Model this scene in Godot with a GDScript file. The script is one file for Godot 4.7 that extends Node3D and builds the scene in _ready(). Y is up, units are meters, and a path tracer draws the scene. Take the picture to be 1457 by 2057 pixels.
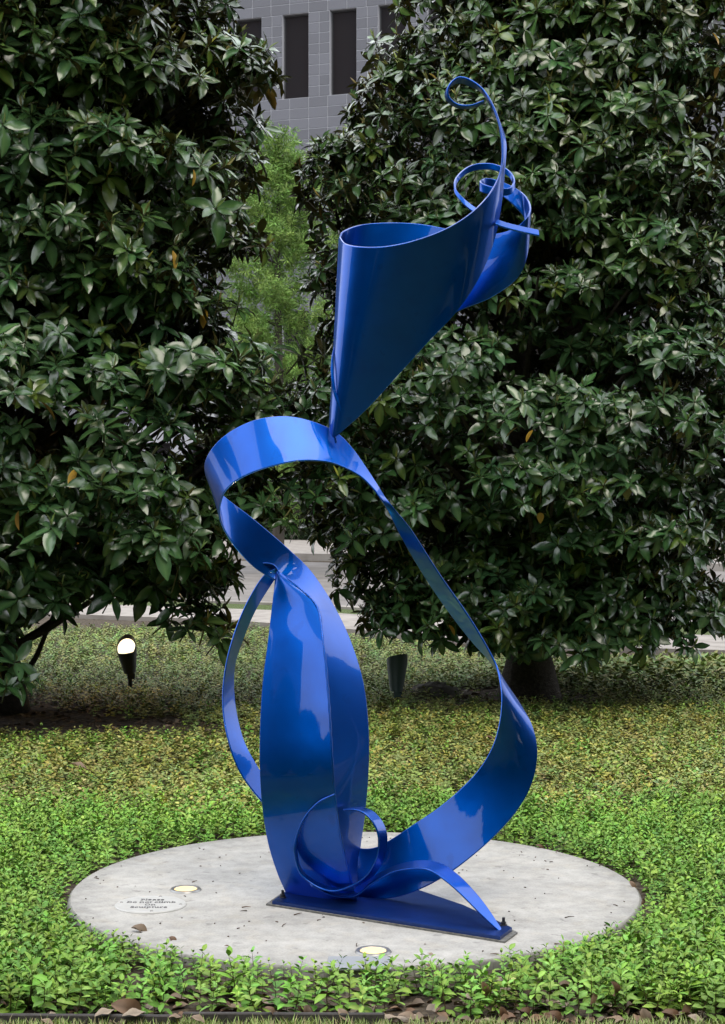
extends Node3D

const EYE := 1.6
const PAD := Vector3(-0.03, 0.0, -6.82)
const PAD_R := 1.14
const CURVES := {
	"horn_front": [[Vector3(-0.148,2.582,0),Vector3(-0.124,2.542,0.09),Vector3(-0.061,2.521,0.155),Vector3(0.028,2.519,0.185),Vector3(0.131,2.54,0.185),Vector3(0.245,2.585,0.16),Vector3(0.342,2.648,0.12),Vector3(0.414,2.72,0.08),Vector3(0.458,2.79,0.05),Vector3(0.479,2.852,0.035),Vector3(0.485,2.922,0.025),Vector3(0.478,2.996,0.02),Vector3(0.453,3.074,0.02),Vector3(0.414,3.145,0.02),Vector3(0.364,3.188,0.02),Vector3(0.314,3.201,0.02),Vector3(0.277,3.17,0.02),Vector3(0.273,3.128,0.02),Vector3(0.308,3.097,0.02),Vector3(0.36,3.093,0.02),Vector3(0.41,3.11,0.02)],
		[Vector3(-0.185,1.838,0),Vector3(-0.181,1.826,0.022),Vector3(-0.169,1.81,0.04),Vector3(-0.13,1.838,0.06),Vector3(-0.034,1.925,0.085),Vector3(0.076,2.045,0.1),Vector3(0.195,2.176,0.1),Vector3(0.297,2.285,0.085),Vector3(0.38,2.408,0.045),Vector3(0.438,2.539,0.005),Vector3(0.473,2.678,-0.02),Vector3(0.492,2.845,-0.03),Vector3(0.494,2.983,-0.035),Vector3(0.422,3.139,-0.03),Vector3(0.366,3.18,-0.03),Vector3(0.314,3.195,-0.028),Vector3(0.273,3.17,-0.025),Vector3(0.269,3.128,-0.022),Vector3(0.308,3.097,-0.02),Vector3(0.36,3.093,-0.015),Vector3(0.41,3.11,-0.01)]],
	"horn_rear": [[Vector3(-0.148,2.582,0),Vector3(-0.132,2.621,-0.09),Vector3(-0.057,2.656,-0.16),Vector3(0.063,2.668,-0.19),Vector3(0.183,2.662,-0.2),Vector3(0.292,2.64,-0.19),Vector3(0.39,2.623,-0.17),Vector3(0.476,2.615,-0.13),Vector3(0.543,2.631,-0.08),Vector3(0.583,2.666,-0.05),Vector3(0.601,2.713,-0.09),Vector3(0.589,2.767,-0.15),Vector3(0.553,2.806,-0.19),Vector3(0.503,2.833,-0.21),Vector3(0.459,2.847,-0.21),Vector3(0.423,2.842,-0.18),Vector3(0.41,2.821,-0.14),Vector3(0.439,2.801,-0.11),Vector3(0.484,2.79,-0.1),Vector3(0.525,2.797,-0.12),Vector3(0.544,2.836,-0.16),Vector3(0.522,2.883,-0.2),Vector3(0.454,2.913,-0.23),Vector3(0.375,2.901,-0.21),Vector3(0.317,2.848,-0.15),Vector3(0.307,2.794,-0.1),Vector3(0.34,2.74,-0.06),Vector3(0.402,2.688,-0.03),Vector3(0.476,2.646,0),Vector3(0.55,2.62,0.03),Vector3(0.619,2.6,0.06)],
		[Vector3(-0.185,1.838,0),Vector3(-0.186,1.863,-0.03),Vector3(-0.17,1.871,-0.05),Vector3(-0.116,1.903,-0.07),Vector3(-0.018,1.993,-0.09),Vector3(0.1,2.121,-0.1),Vector3(0.216,2.253,-0.14),Vector3(0.328,2.317,-0.13),Vector3(0.456,2.371,-0.12),Vector3(0.562,2.457,-0.1),Vector3(0.597,2.595,-0.11),Vector3(0.59,2.681,-0.16),Vector3(0.543,2.741,-0.17),Vector3(0.494,2.788,-0.2),Vector3(0.459,2.813,-0.21),Vector3(0.423,2.81,-0.18),Vector3(0.41,2.791,-0.14),Vector3(0.439,2.775,-0.11),Vector3(0.484,2.768,-0.1),Vector3(0.525,2.777,-0.12),Vector3(0.544,2.817,-0.16),Vector3(0.522,2.865,-0.2),Vector3(0.454,2.895,-0.23),Vector3(0.375,2.883,-0.21),Vector3(0.317,2.83,-0.146),Vector3(0.307,2.775,-0.092),Vector3(0.34,2.72,-0.048),Vector3(0.402,2.667,-0.014),Vector3(0.476,2.626,0.02),Vector3(0.55,2.6,0.05),Vector3(0.619,2.58,0.08)]],
	"main_ribbon": [[Vector3(-0.088,0.022,-0.02),Vector3(-0.018,0.018,0.02),Vector3(0.062,0.031,0.05),Vector3(0.144,0.063,0.08),Vector3(0.239,0.113,0.09),Vector3(0.329,0.175,0.09),Vector3(0.432,0.258,0.07),Vector3(0.531,0.357,0.035),Vector3(0.595,0.455,-0.01),Vector3(0.622,0.566,-0.05),Vector3(0.606,0.669,-0.08),Vector3(0.556,0.762,-0.09),Vector3(0.496,0.851,-0.08),Vector3(0.441,0.93,-0.06),Vector3(0.365,1.015,-0.09),Vector3(0.288,1.114,-0.11),Vector3(0.214,1.22,-0.1),Vector3(0.151,1.32,-0.08),Vector3(0.089,1.43,-0.045),Vector3(0.044,1.519,-0.01),Vector3(0.008,1.573,0.03),Vector3(-0.024,1.613,0.04),Vector3(-0.078,1.662,0.05),Vector3(-0.161,1.702,0.06),Vector3(-0.229,1.715,0.08),Vector3(-0.306,1.715,0.09),Vector3(-0.381,1.701,0.1),Vector3(-0.467,1.676,0.1),Vector3(-0.539,1.642,0.08),Vector3(-0.59,1.6,0.04),Vector3(-0.615,1.551,-0.02),Vector3(-0.623,1.504,-0.07),Vector3(-0.608,1.449,-0.1),Vector3(-0.561,1.372,-0.14),Vector3(-0.494,1.298,-0.17),Vector3(-0.406,1.242,-0.185),Vector3(-0.314,1.21,-0.14),Vector3(-0.242,1.138,-0.1),Vector3(-0.217,1.016,-0.028),Vector3(-0.198,0.858,0.032),Vector3(-0.185,0.692,0.086),Vector3(-0.175,0.525,0.118),Vector3(-0.16,0.352,0.108),Vector3(-0.134,0.191,0.07),Vector3(-0.088,0.017,0.03)],
		[Vector3(-0.13,0.21,-0.1),Vector3(-0.073,0.188,-0.08),Vector3(-0.008,0.197,-0.05),Vector3(0.059,0.238,-0.02),Vector3(0.146,0.3,0),Vector3(0.233,0.358,0),Vector3(0.321,0.432,0),Vector3(0.398,0.515,0),Vector3(0.45,0.607,0.005),Vector3(0.475,0.701,0.01),Vector3(0.482,0.788,0.015),Vector3(0.476,0.852,0.015),Vector3(0.465,0.904,0.01),Vector3(0.446,0.948,0.01),Vector3(0.392,1.045,0.01),Vector3(0.33,1.142,0.01),Vector3(0.262,1.238,0.01),Vector3(0.198,1.335,0.005),Vector3(0.129,1.443,0),Vector3(0.069,1.519,-0.01),Vector3(0.026,1.571,0),Vector3(-0.005,1.621,0),Vector3(-0.047,1.685,0),Vector3(-0.104,1.765,-0.02),Vector3(-0.17,1.828,-0.03),Vector3(-0.271,1.87,-0.02),Vector3(-0.368,1.885,-0.01),Vector3(-0.474,1.871,0),Vector3(-0.571,1.827,-0.01),Vector3(-0.641,1.767,-0.03),Vector3(-0.679,1.696,-0.08),Vector3(-0.664,1.626,-0.14),Vector3(-0.604,1.564,-0.18),Vector3(-0.523,1.5,-0.21),Vector3(-0.438,1.429,-0.235),Vector3(-0.353,1.353,-0.25),Vector3(-0.268,1.268,-0.25),Vector3(-0.181,1.14,-0.22),Vector3(-0.113,1.004,-0.17),Vector3(-0.061,0.843,-0.1),Vector3(-0.04,0.673,-0.05),Vector3(-0.04,0.501,-0.03),Vector3(-0.055,0.325,-0.03),Vector3(-0.073,0.169,-0.08),Vector3(-0.073,0.012,-0.04)]],
	"leaf_plate": [[Vector3(-0.404,1.271,-0.19),Vector3(-0.409,1.212,-0.175),Vector3(-0.418,1.125,-0.15),Vector3(-0.431,0.999,-0.11),Vector3(-0.448,0.847,-0.062),Vector3(-0.455,0.697,-0.018),Vector3(-0.455,0.547,0.02),Vector3(-0.446,0.396,0.035),Vector3(-0.424,0.237,0.015),Vector3(-0.39,0.107,-0.03),Vector3(-0.355,0.011,-0.075)],
		[Vector3(-0.394,1.269,-0.188),Vector3(-0.32,1.218,-0.145),Vector3(-0.24,1.138,-0.1),Vector3(-0.214,1.007,-0.02),Vector3(-0.197,0.859,0.04),Vector3(-0.185,0.711,0.09),Vector3(-0.176,0.564,0.125),Vector3(-0.164,0.413,0.128),Vector3(-0.141,0.255,0.098),Vector3(-0.113,0.134,0.07),Vector3(-0.082,0.006,0.055)]],
	"back_strip": [[Vector3(-0.402,1.289,-0.19),Vector3(-0.456,1.255,-0.19),Vector3(-0.515,1.162,-0.19),Vector3(-0.564,1.049,-0.18),Vector3(-0.601,0.915,-0.16),Vector3(-0.615,0.779,-0.14),Vector3(-0.599,0.643,-0.12),Vector3(-0.549,0.499,-0.1),Vector3(-0.458,0.38,-0.07),Vector3(-0.36,0.292,-0.05),Vector3(-0.262,0.226,-0.04)],
		[Vector3(-0.394,1.269,-0.19),Vector3(-0.427,1.226,-0.22),Vector3(-0.491,1.123,-0.25),Vector3(-0.542,1.006,-0.26),Vector3(-0.578,0.886,-0.25),Vector3(-0.576,0.748,-0.23),Vector3(-0.544,0.612,-0.2),Vector3(-0.494,0.517,-0.17),Vector3(-0.417,0.409,-0.13),Vector3(-0.332,0.333,-0.09),Vector3(-0.249,0.271,-0.06)]],
	"ring": [[Vector3(-0.165,0.442,0.135),Vector3(-0.228,0.411,0.14),Vector3(-0.283,0.349,0.14),Vector3(-0.314,0.268,0.125),Vector3(-0.318,0.213,0.125),Vector3(-0.299,0.142,0.125),Vector3(-0.251,0.098,0.13),Vector3(-0.198,0.076,0.135),Vector3(-0.15,0.076,0.14),Vector3(-0.087,0.103,0.15),Vector3(-0.04,0.142,0.155),Vector3(-0.006,0.204,0.155),Vector3(0.002,0.273,0.15),Vector3(-0.014,0.326,0.14),Vector3(-0.048,0.365,0.135),Vector3(-0.088,0.381,0.13),Vector3(-0.133,0.38,0.125)],
		[Vector3(-0.161,0.438,0.08),Vector3(-0.224,0.407,0.085),Vector3(-0.279,0.345,0.085),Vector3(-0.31,0.264,0.07),Vector3(-0.314,0.209,0.07),Vector3(-0.295,0.138,0.07),Vector3(-0.24,0.094,0.075),Vector3(-0.181,0.072,0.08),Vector3(-0.127,0.072,0.085),Vector3(-0.057,0.099,0.095),Vector3(-0.01,0.138,0.1),Vector3(0.024,0.2,0.1),Vector3(0.032,0.269,0.095),Vector3(0.016,0.322,0.085),Vector3(-0.018,0.361,0.08),Vector3(-0.058,0.377,0.075),Vector3(-0.103,0.376,0.07)]],
	"foot": [[Vector3(-0.251,0.09,0.13),Vector3(-0.175,0.051,0.115),Vector3(-0.091,0.045,0.1),Vector3(-0.025,0.1,0.13),Vector3(0.052,0.151,0.17),Vector3(0.128,0.179,0.23),Vector3(0.187,0.187,0.29),Vector3(0.246,0.161,0.34),Vector3(0.304,0.12,0.39),Vector3(0.367,0.067,0.45),Vector3(0.436,0.011,0.505)],
		[Vector3(-0.259,0.095,0.1),Vector3(-0.184,0.055,0.06),Vector3(-0.103,0.047,0.02),Vector3(-0.015,0.108,0.05),Vector3(0.076,0.163,0.1),Vector3(0.17,0.192,0.16),Vector3(0.237,0.192,0.22),Vector3(0.29,0.168,0.28),Vector3(0.34,0.13,0.34),Vector3(0.388,0.083,0.41),Vector3(0.438,0.019,0.485)]],
	"lip": [[Vector3(-0.171,2.154,0.02),Vector3(-0.179,2.107,0.035),Vector3(-0.18,2.048,0.05),Vector3(-0.172,1.984,0.06),Vector3(-0.155,1.932,0.065),Vector3(-0.138,1.893,0.066)],
		[Vector3(-0.17,2.15,0.02),Vector3(-0.175,2.103,0.035),Vector3(-0.173,2.048,0.05),Vector3(-0.165,1.986,0.06),Vector3(-0.149,1.936,0.065),Vector3(-0.137,1.895,0.066)]],
	"collar": [[Vector3(-0.486,1.303,-0.2),Vector3(-0.449,1.309,-0.185),Vector3(-0.415,1.302,-0.175),Vector3(-0.395,1.276,-0.17),Vector3(-0.388,1.233,-0.16),Vector3(-0.392,1.174,-0.15)],
		[Vector3(-0.482,1.291,-0.22),Vector3(-0.445,1.295,-0.215),Vector3(-0.413,1.286,-0.205),Vector3(-0.399,1.264,-0.195),Vector3(-0.394,1.229,-0.18),Vector3(-0.397,1.174,-0.158)]],
}
const BASE_OUTLINE := [Vector2(-0.408, 0.066),Vector2(0.428, 0.590),Vector2(0.481, 0.467),Vector2(0.323, 0.129),Vector2(0.145, -0.137),Vector2(-0.117, -0.163),Vector2(-0.357, -0.112)]
const BOLT_SPOTS := [Vector2(-0.370, 0.011),Vector2(0.453, 0.432)]
const DEAD_LEAVES := [
	[-0.839, -6.155, 0.083, 1.35, 4, 0.05, 0.30, 0.012, "grey brown curled leaf lying on the pad below the white plaque"],
	[-0.688, -6.047, 0.053, 0.70, 2, -0.10, 0.20, 0.008, "small brown leaf on the pad to the right of the curled grey leaf"],
	[-0.482, -5.920, 0.045, 2.20, 0, -0.10, 0.10, 0.010, "small crumpled brown leaf on the pad left of the front ground light"],
	[0.206, -5.677, 0.087, 1.50, 0, 0.00, 0.20, 0.012, "large brown leaf on the pad right of the front ground light"],
	[0.222, -5.846, 0.034, 1.20, 3, 0.10, 0.10, 0.006, "small pale leaf on the pad just above the large brown leaf"],
	[0.775, -7.598, 0.067, 1.30, 2, 0.10, 0.40, 0.010, "brown leaf at the back rim of the pad beside the blue ribbon"],
	[1.080, -6.857, 0.052, 0.40, 0, 0.20, 0.40, 0.020, "brown leaf tucked at the right rim of the pad"],
	[1.074, -6.515, 0.042, 2.40, 2, 0.20, 0.40, 0.030, "small brown leaf by the plants at the pad's right end"],
	[-0.772, -5.211, 0.159, 1.45, 0, 0.15, 0.95, 0.020, "large brown arched leaf resting above the black edging"],
	[-0.951, -5.174, 0.076, 0.35, 3, 0.75, 0.30, 0.010, "pale upright leaf against the edging at the far left"],
	[-0.808, -5.119, 0.084, 2.30, 3, -0.25, 0.10, 0.012, "pale leaf lying over the edging just under the arched leaf"],
	[-0.725, -5.117, 0.087, 2.00, 3, -0.20, 0.20, 0.014, "second pale leaf lying over the edging under the arched leaf"],
	[-0.972, -5.123, 0.054, 1.20, 1, 0.00, 0.20, 0.000, "tan leaf on the lawn left of the edging leaves"],
	[-0.585, -5.115, 0.054, 2.00, 1, -0.10, 0.20, 0.010, "tan leaf at the right end of the visible edging"],
	[-0.518, -5.125, 0.060, 1.00, 1, -0.05, 0.30, 0.010, "tan leaf beside another at the right end of the edging"],
	[-0.297, -5.148, 0.073, 1.70, 0, 0.25, 0.50, 0.030, "brown leaf standing in the gap below the front ground light"],
	[-0.176, -5.239, 0.052, 0.20, 4, 1.00, 0.20, 0.010, "thin upright brown leaf near the middle of the lawn edge"],
	[-0.074, -5.171, 0.067, 0.50, 1, 0.50, 0.50, 0.020, "tan brown leaf in the middle of the lawn edge"],
	[0.011, -5.187, 0.070, 1.40, 0, 0.10, 0.40, 0.000, "brown leaf on the soil under the front ground light"],
	[0.108, -5.167, 0.085, 1.70, 1, 0.05, 0.30, 0.000, "tan leaf flat on the lawn edge right of the middle"],
	[0.319, -5.182, 0.073, 2.50, 3, 0.30, 0.60, 0.050, "pale tan leaf caught upright in the plants right of the middle"],
	[0.375, -5.316, 0.072, 0.30, 0, 1.10, 0.40, 0.060, "rusty leaf standing in the plants near the tall green shoot"],
	[0.427, -5.224, 0.067, 0.10, 2, 1.00, 0.30, 0.010, "dark brown leaf hanging at the lawn edge below the rusty leaf"],
	[0.482, -5.184, 0.076, 1.70, 2, 0.10, 0.60, 0.010, "dark curled leaf at the lawn edge right of the hanging one"],
	[0.566, -5.187, 0.079, 1.40, 2, 0.00, 0.50, 0.000, "dark leaf lying along the lawn edge under the thick plants"],
	[0.631, -5.123, 0.033, 0.60, 0, 0.40, 0.30, 0.000, "small brown leaf stub in the lawn at the right"],
	[0.710, -5.195, 0.061, 2.40, 0, 0.60, 0.50, 0.060, "brown leaf caught in the thick plants at the right"],
	[0.769, -5.247, 0.068, 0.80, 2, 0.70, 0.40, 0.080, "reddish brown leaf among bright leaves at the right"],
	[0.858, -5.204, 0.076, 0.15, 4, 0.90, 0.30, 0.010, "narrow brown leaf hanging over the lawn edge at the right"],
	[0.917, -5.197, 0.107, 1.50, 2, 0.00, 0.40, 0.000, "long dark leaf under the plants at the right lawn edge"],
	[0.988, -5.188, 0.091, 2.30, 0, 0.45, 0.60, 0.030, "large rusty leaf leaning at the far right lawn edge"],
	[0.991, -5.167, 0.055, 1.10, 3, 0.10, 0.40, 0.000, "pale pinkish leaf on the grass below the large rusty leaf"],
	[-1.437, -10.634, 0.112, 1.40, 0, 0.10, 0.30, 0.030, "orange brown leaf on the ground cover under the left magnolia"],
	[-1.160, -12.411, 0.095, 1.30, 0, 0.10, 0.30, 0.030, "orange leaf on the ground cover left of the thin blue strip"],
	[-1.667, -9.681, 0.125, 1.50, 1, 0.10, 0.20, 0.040, "tan leaf on the olive ground cover left of the sculpture"],
	[0.782, -10.806, 0.127, 1.50, 2, 0.10, 0.30, 0.030, "brown leaf in the olive cover inside the blue loop"],
]

var taken := {}
var rng := RandomNumberGenerator.new()


# ---------------------------------------------------------------- mesh helper
class Mesher:
	var v := PackedVector3Array()
	var n := PackedVector3Array()
	var t := PackedVector2Array()
	var c := PackedColorArray()
	var i := PackedInt32Array()

	func vert(p: Vector3, nn: Vector3, uv := Vector2.ZERO, col := Color.WHITE) -> int:
		v.append(p)
		n.append(nn)
		t.append(uv)
		c.append(col)
		return v.size() - 1

	func tri(a: int, b: int, d: int) -> void:
		# clockwise seen from the side the normals point to
		if (v[b] - v[a]).cross(v[d] - v[a]).dot(n[a] + n[b] + n[d]) > 0.0:
			i.append_array([a, d, b])
		else:
			i.append_array([a, b, d])

	func quad(a: int, b: int, d: int, e: int) -> void:
		tri(a, b, d)
		tri(a, d, e)

	func face(a: Vector3, b: Vector3, d: Vector3, e: Vector3, nn: Vector3, col := Color.WHITE) -> void:
		quad(vert(a, nn, Vector2(0, 0), col), vert(b, nn, Vector2(1, 0), col), vert(d, nn, Vector2(1, 1), col), vert(e, nn, Vector2(0, 1), col))

	func box(at: Vector3, size: Vector3, b := Basis(), col := Color.WHITE, bevel := 0.0) -> void:
		var h := size * 0.5
		for axis in 3:
			for s in [-1.0, 1.0]:
				var nn := Vector3.ZERO
				nn[axis] = s
				var u := (axis + 1) % 3
				var w := (axis + 2) % 3
				var q: Array[Vector3] = []
				for k in [[-1, -1], [1, -1], [1, 1], [-1, 1]]:
					var p := Vector3.ZERO
					p[axis] = s * h[axis]
					p[u] = k[0] * (h[u] - bevel)
					p[w] = k[1] * (h[w] - bevel)
					q.append(at + b * p)
				face(q[0], q[1], q[2], q[3], b * nn, col)
				if bevel > 0.0:
					for s2 in [-1.0, 1.0]:
						var m := Vector3.ZERO
						m[axis] = s
						m[u] = s2
						var e: Array[Vector3] = []
						for k in [-1.0, 1.0]:
							var p1 := Vector3.ZERO
							p1[axis] = s * h[axis]
							p1[u] = s2 * (h[u] - bevel)
							p1[w] = k * (h[w] - bevel)
							e.append(at + b * p1)
							p1[axis] = s * (h[axis] - bevel)
							p1[u] = s2 * h[u]
							e.append(at + b * p1)
						face(e[0], e[1], e[3], e[2], b * m.normalized(), col)

	# rings of a surface of revolution, profile = [radius, height] pairs
	func lathe(profile: Array, segs := 32, at := Vector3.ZERO, b := Basis(), col := Color.WHITE) -> void:
		for k in profile.size() - 1:
			var p: Array = profile[k]
			var q: Array = profile[k + 1]
			var d := Vector2(q[0] - p[0], q[1] - p[1])
			if d.length() < 1e-6:
				continue
			var nn := Vector2(d.y, -d.x).normalized()
			var first := v.size()
			for j in segs + 1:
				var a := TAU * j / segs
				var o := Vector3(cos(a), 0, sin(a))
				var m := b * (o * nn.x + Vector3.UP * nn.y)
				vert(at + b * (o * p[0] + Vector3.UP * p[1]), m, Vector2(float(j) / segs, float(k)), col)
				vert(at + b * (o * q[0] + Vector3.UP * q[1]), m, Vector2(float(j) / segs, float(k + 1)), col)
			for j in segs:
				var f := first + j * 2
				quad(f, f + 1, f + 3, f + 2)

	# a tube through points, one radius each
	func tube(pts: Array, radii: Array, sides := 8, col := Color.WHITE) -> void:
		var up := Vector3(0.31, 0.2, 0.93).normalized()
		var first := v.size()
		var along := 0.0
		for k in pts.size():
			var d: Vector3 = (pts[mini(k + 1, pts.size() - 1)] - pts[maxi(k - 1, 0)]).normalized()
			var x := d.cross(up).normalized()
			up = x.cross(d).normalized()
			if k > 0:
				along += (pts[k] - pts[k - 1]).length()
			for j in sides + 1:
				var a := TAU * j / sides
				var o := x * cos(a) + up * sin(a)
				vert(pts[k] + o * radii[k], o, Vector2(float(j) / sides, along), col)
		for k in pts.size() - 1:
			for j in sides:
				var f := first + k * (sides + 1) + j
				quad(f, f + 1, f + sides + 2, f + sides + 1)

	# a grid of rows of points with smooth normals
	func sheet(rows: Array, cols: Array, both := 0.0, back: Array = []) -> void:
		var h := rows.size()
		var w: int = rows[0].size()
		var first := v.size()
		for a in h:
			for b in w:
				var du: Vector3 = rows[mini(a + 1, h - 1)][b] - rows[maxi(a - 1, 0)][b]
				var dw: Vector3 = rows[a][mini(b + 1, w - 1)] - rows[a][maxi(b - 1, 0)]
				var nn := du.cross(dw).normalized()
				if nn == Vector3.ZERO:
					nn = Vector3.UP
				vert(rows[a][b], nn, Vector2(float(b) / (w - 1), float(a) / (h - 1)), cols[a][b] if cols.size() else Color.WHITE)
		for a in h - 1:
			for b in w - 1:
				var f := first + a * w + b
				quad(f, f + 1, f + w + 1, f + w)
		if both > 0.0:
			var second := v.size()
			for a in h:
				for b in w:
					var k := first + a * w + b
					vert(v[k] - n[k] * both, -n[k], t[k] + Vector2(2, 0), back[a][b] if back.size() else c[k])
			for a in h - 1:
				for b in w - 1:
					var f := second + a * w + b
					quad(f, f + 1, f + w + 1, f + w)

	func done(m: Material) -> ArrayMesh:
		var arrays := []
		arrays.resize(Mesh.ARRAY_MAX)
		arrays[Mesh.ARRAY_VERTEX] = v
		arrays[Mesh.ARRAY_NORMAL] = n
		arrays[Mesh.ARRAY_TEX_UV] = t
		arrays[Mesh.ARRAY_COLOR] = c
		arrays[Mesh.ARRAY_INDEX] = i
		var mesh := ArrayMesh.new()
		mesh.add_surface_from_arrays(Mesh.PRIMITIVE_TRIANGLES, arrays)
		mesh.surface_set_material(0, m)
		return mesh


# ---------------------------------------------------------------- node helpers
func numbered(called: String) -> String:
	var k: int = taken.get(called, 0)
	taken[called] = k + 1
	return called if k == 0 else "%s_%03d" % [called, k]


func thing(called: String, label: String, category: String, at := Vector3.ZERO, turn := 0.0, group := "") -> Node3D:
	var o := Node3D.new()
	o.name = numbered(called)
	add_child(o)
	o.position = at
	o.rotation.y = turn
	tag(o, label, category, group)
	return o


func tag(o: Node, label: String, category: String, group := "", kind := "") -> void:
	if label:
		o.set_meta("label", label)
	if category:
		o.set_meta("category", category)
	if group:
		o.set_meta("group", group)
	if kind:
		o.set_meta("kind", kind)


func part(called: String, mesh: Mesh, parent: Node, at := Transform3D()) -> MeshInstance3D:
	var o := MeshInstance3D.new()
	o.name = numbered(called) if parent == self else "%s_%03d" % [called, parent.get_child_count()] if parent.has_node(called) else called
	o.mesh = mesh
	parent.add_child(o, true)
	o.transform = at
	return o


func structure(called: String, mesh: Mesh, label: String, category: String) -> MeshInstance3D:
	var o := part(called, mesh, self)
	tag(o, label, category, "", "structure")
	return o


func scatter(called: String, mesh: Mesh, places: Array, tints: Array, parent: Node) -> MultiMeshInstance3D:
	var mm := MultiMesh.new()
	mm.transform_format = MultiMesh.TRANSFORM_3D
	mm.use_colors = true
	mm.mesh = mesh
	mm.instance_count = places.size()
	for k in places.size():
		mm.set_instance_transform(k, places[k])
		mm.set_instance_color(k, tints[k])
	var o := MultiMeshInstance3D.new()
	o.name = numbered(called) if parent == self else called
	o.multimesh = mm
	parent.add_child(o, true)
	o.set_meta("kind", "stuff")
	return o


func lin(r: float, g: float, b: float) -> Color:
	return Color(r, g, b).linear_to_srgb()


func mat(albedo: Color, rough := 0.7, metal := 0.0) -> StandardMaterial3D:
	var m := StandardMaterial3D.new()
	m.albedo_color = albedo.linear_to_srgb()
	m.roughness = rough
	m.metallic = metal
	return m


func noise(freq: float, seed_: int, octaves := 4) -> FastNoiseLite:
	var f := FastNoiseLite.new()
	f.noise_type = FastNoiseLite.TYPE_SIMPLEX_SMOOTH
	f.frequency = freq
	f.seed = seed_
	f.fractal_octaves = octaves
	return f


func noise_tex(freq: float, seed_: int, stops: Array, size := 512, octaves := 5) -> NoiseTexture2D:
	var g := Gradient.new()
	var offs := PackedFloat32Array()
	var cols := PackedColorArray()
	for s in stops:
		offs.append(s[0])
		cols.append(s[1].linear_to_srgb())
	g.offsets = offs
	g.colors = cols
	var x := NoiseTexture2D.new()
	x.width = size
	x.height = size
	x.seamless = true
	x.color_ramp = g
	x.noise = noise(freq, seed_, octaves)
	return x


func grey_noise(freq: float, seed_: int, size := 512, octaves := 5) -> NoiseTexture2D:
	var x := NoiseTexture2D.new()
	x.width = size
	x.height = size
	x.seamless = true
	x.noise = noise(freq, seed_, octaves)
	return x


func world_tiled(m: StandardMaterial3D, tex: Texture2D, per_metre: float, bump: Texture2D = null, cm := 0.3) -> StandardMaterial3D:
	m.albedo_texture = tex
	m.uv1_triplanar = true
	m.uv1_world_triplanar = true
	m.uv1_scale = Vector3.ONE * per_metre
	if bump:
		m.heightmap_enabled = true
		m.heightmap_texture = bump
		m.heightmap_scale = cm
	return m


func spline(pts: Array, t: float) -> Vector3:
	var k := clampi(int(floor(t)), 0, pts.size() - 2)
	var f := t - k
	var p1: Vector3 = pts[k]
	var p2: Vector3 = pts[k + 1]
	var p0: Vector3 = pts[k - 1] if k > 0 else p1 * 2.0 - p2
	var p3: Vector3 = pts[k + 2] if k + 2 < pts.size() else p2 * 2.0 - p1
	return 0.5 * (2.0 * p1 + (p2 - p0) * f + (2.0 * p0 - 5.0 * p1 + 4.0 * p2 - p3) * f * f + (3.0 * p1 - p0 - 3.0 * p2 + p3) * f * f * f)


# control points smoothed a little, ends kept
func relaxed(pts: Array, amount: float, times: int) -> Array:
	var p := pts.duplicate()
	for r in times:
		var q := p.duplicate()
		for k in range(1, p.size() - 1):
			q[k] = p[k].lerp((p[k - 1] + p[k + 1]) * 0.5, amount)
		p = q
	return p


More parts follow.
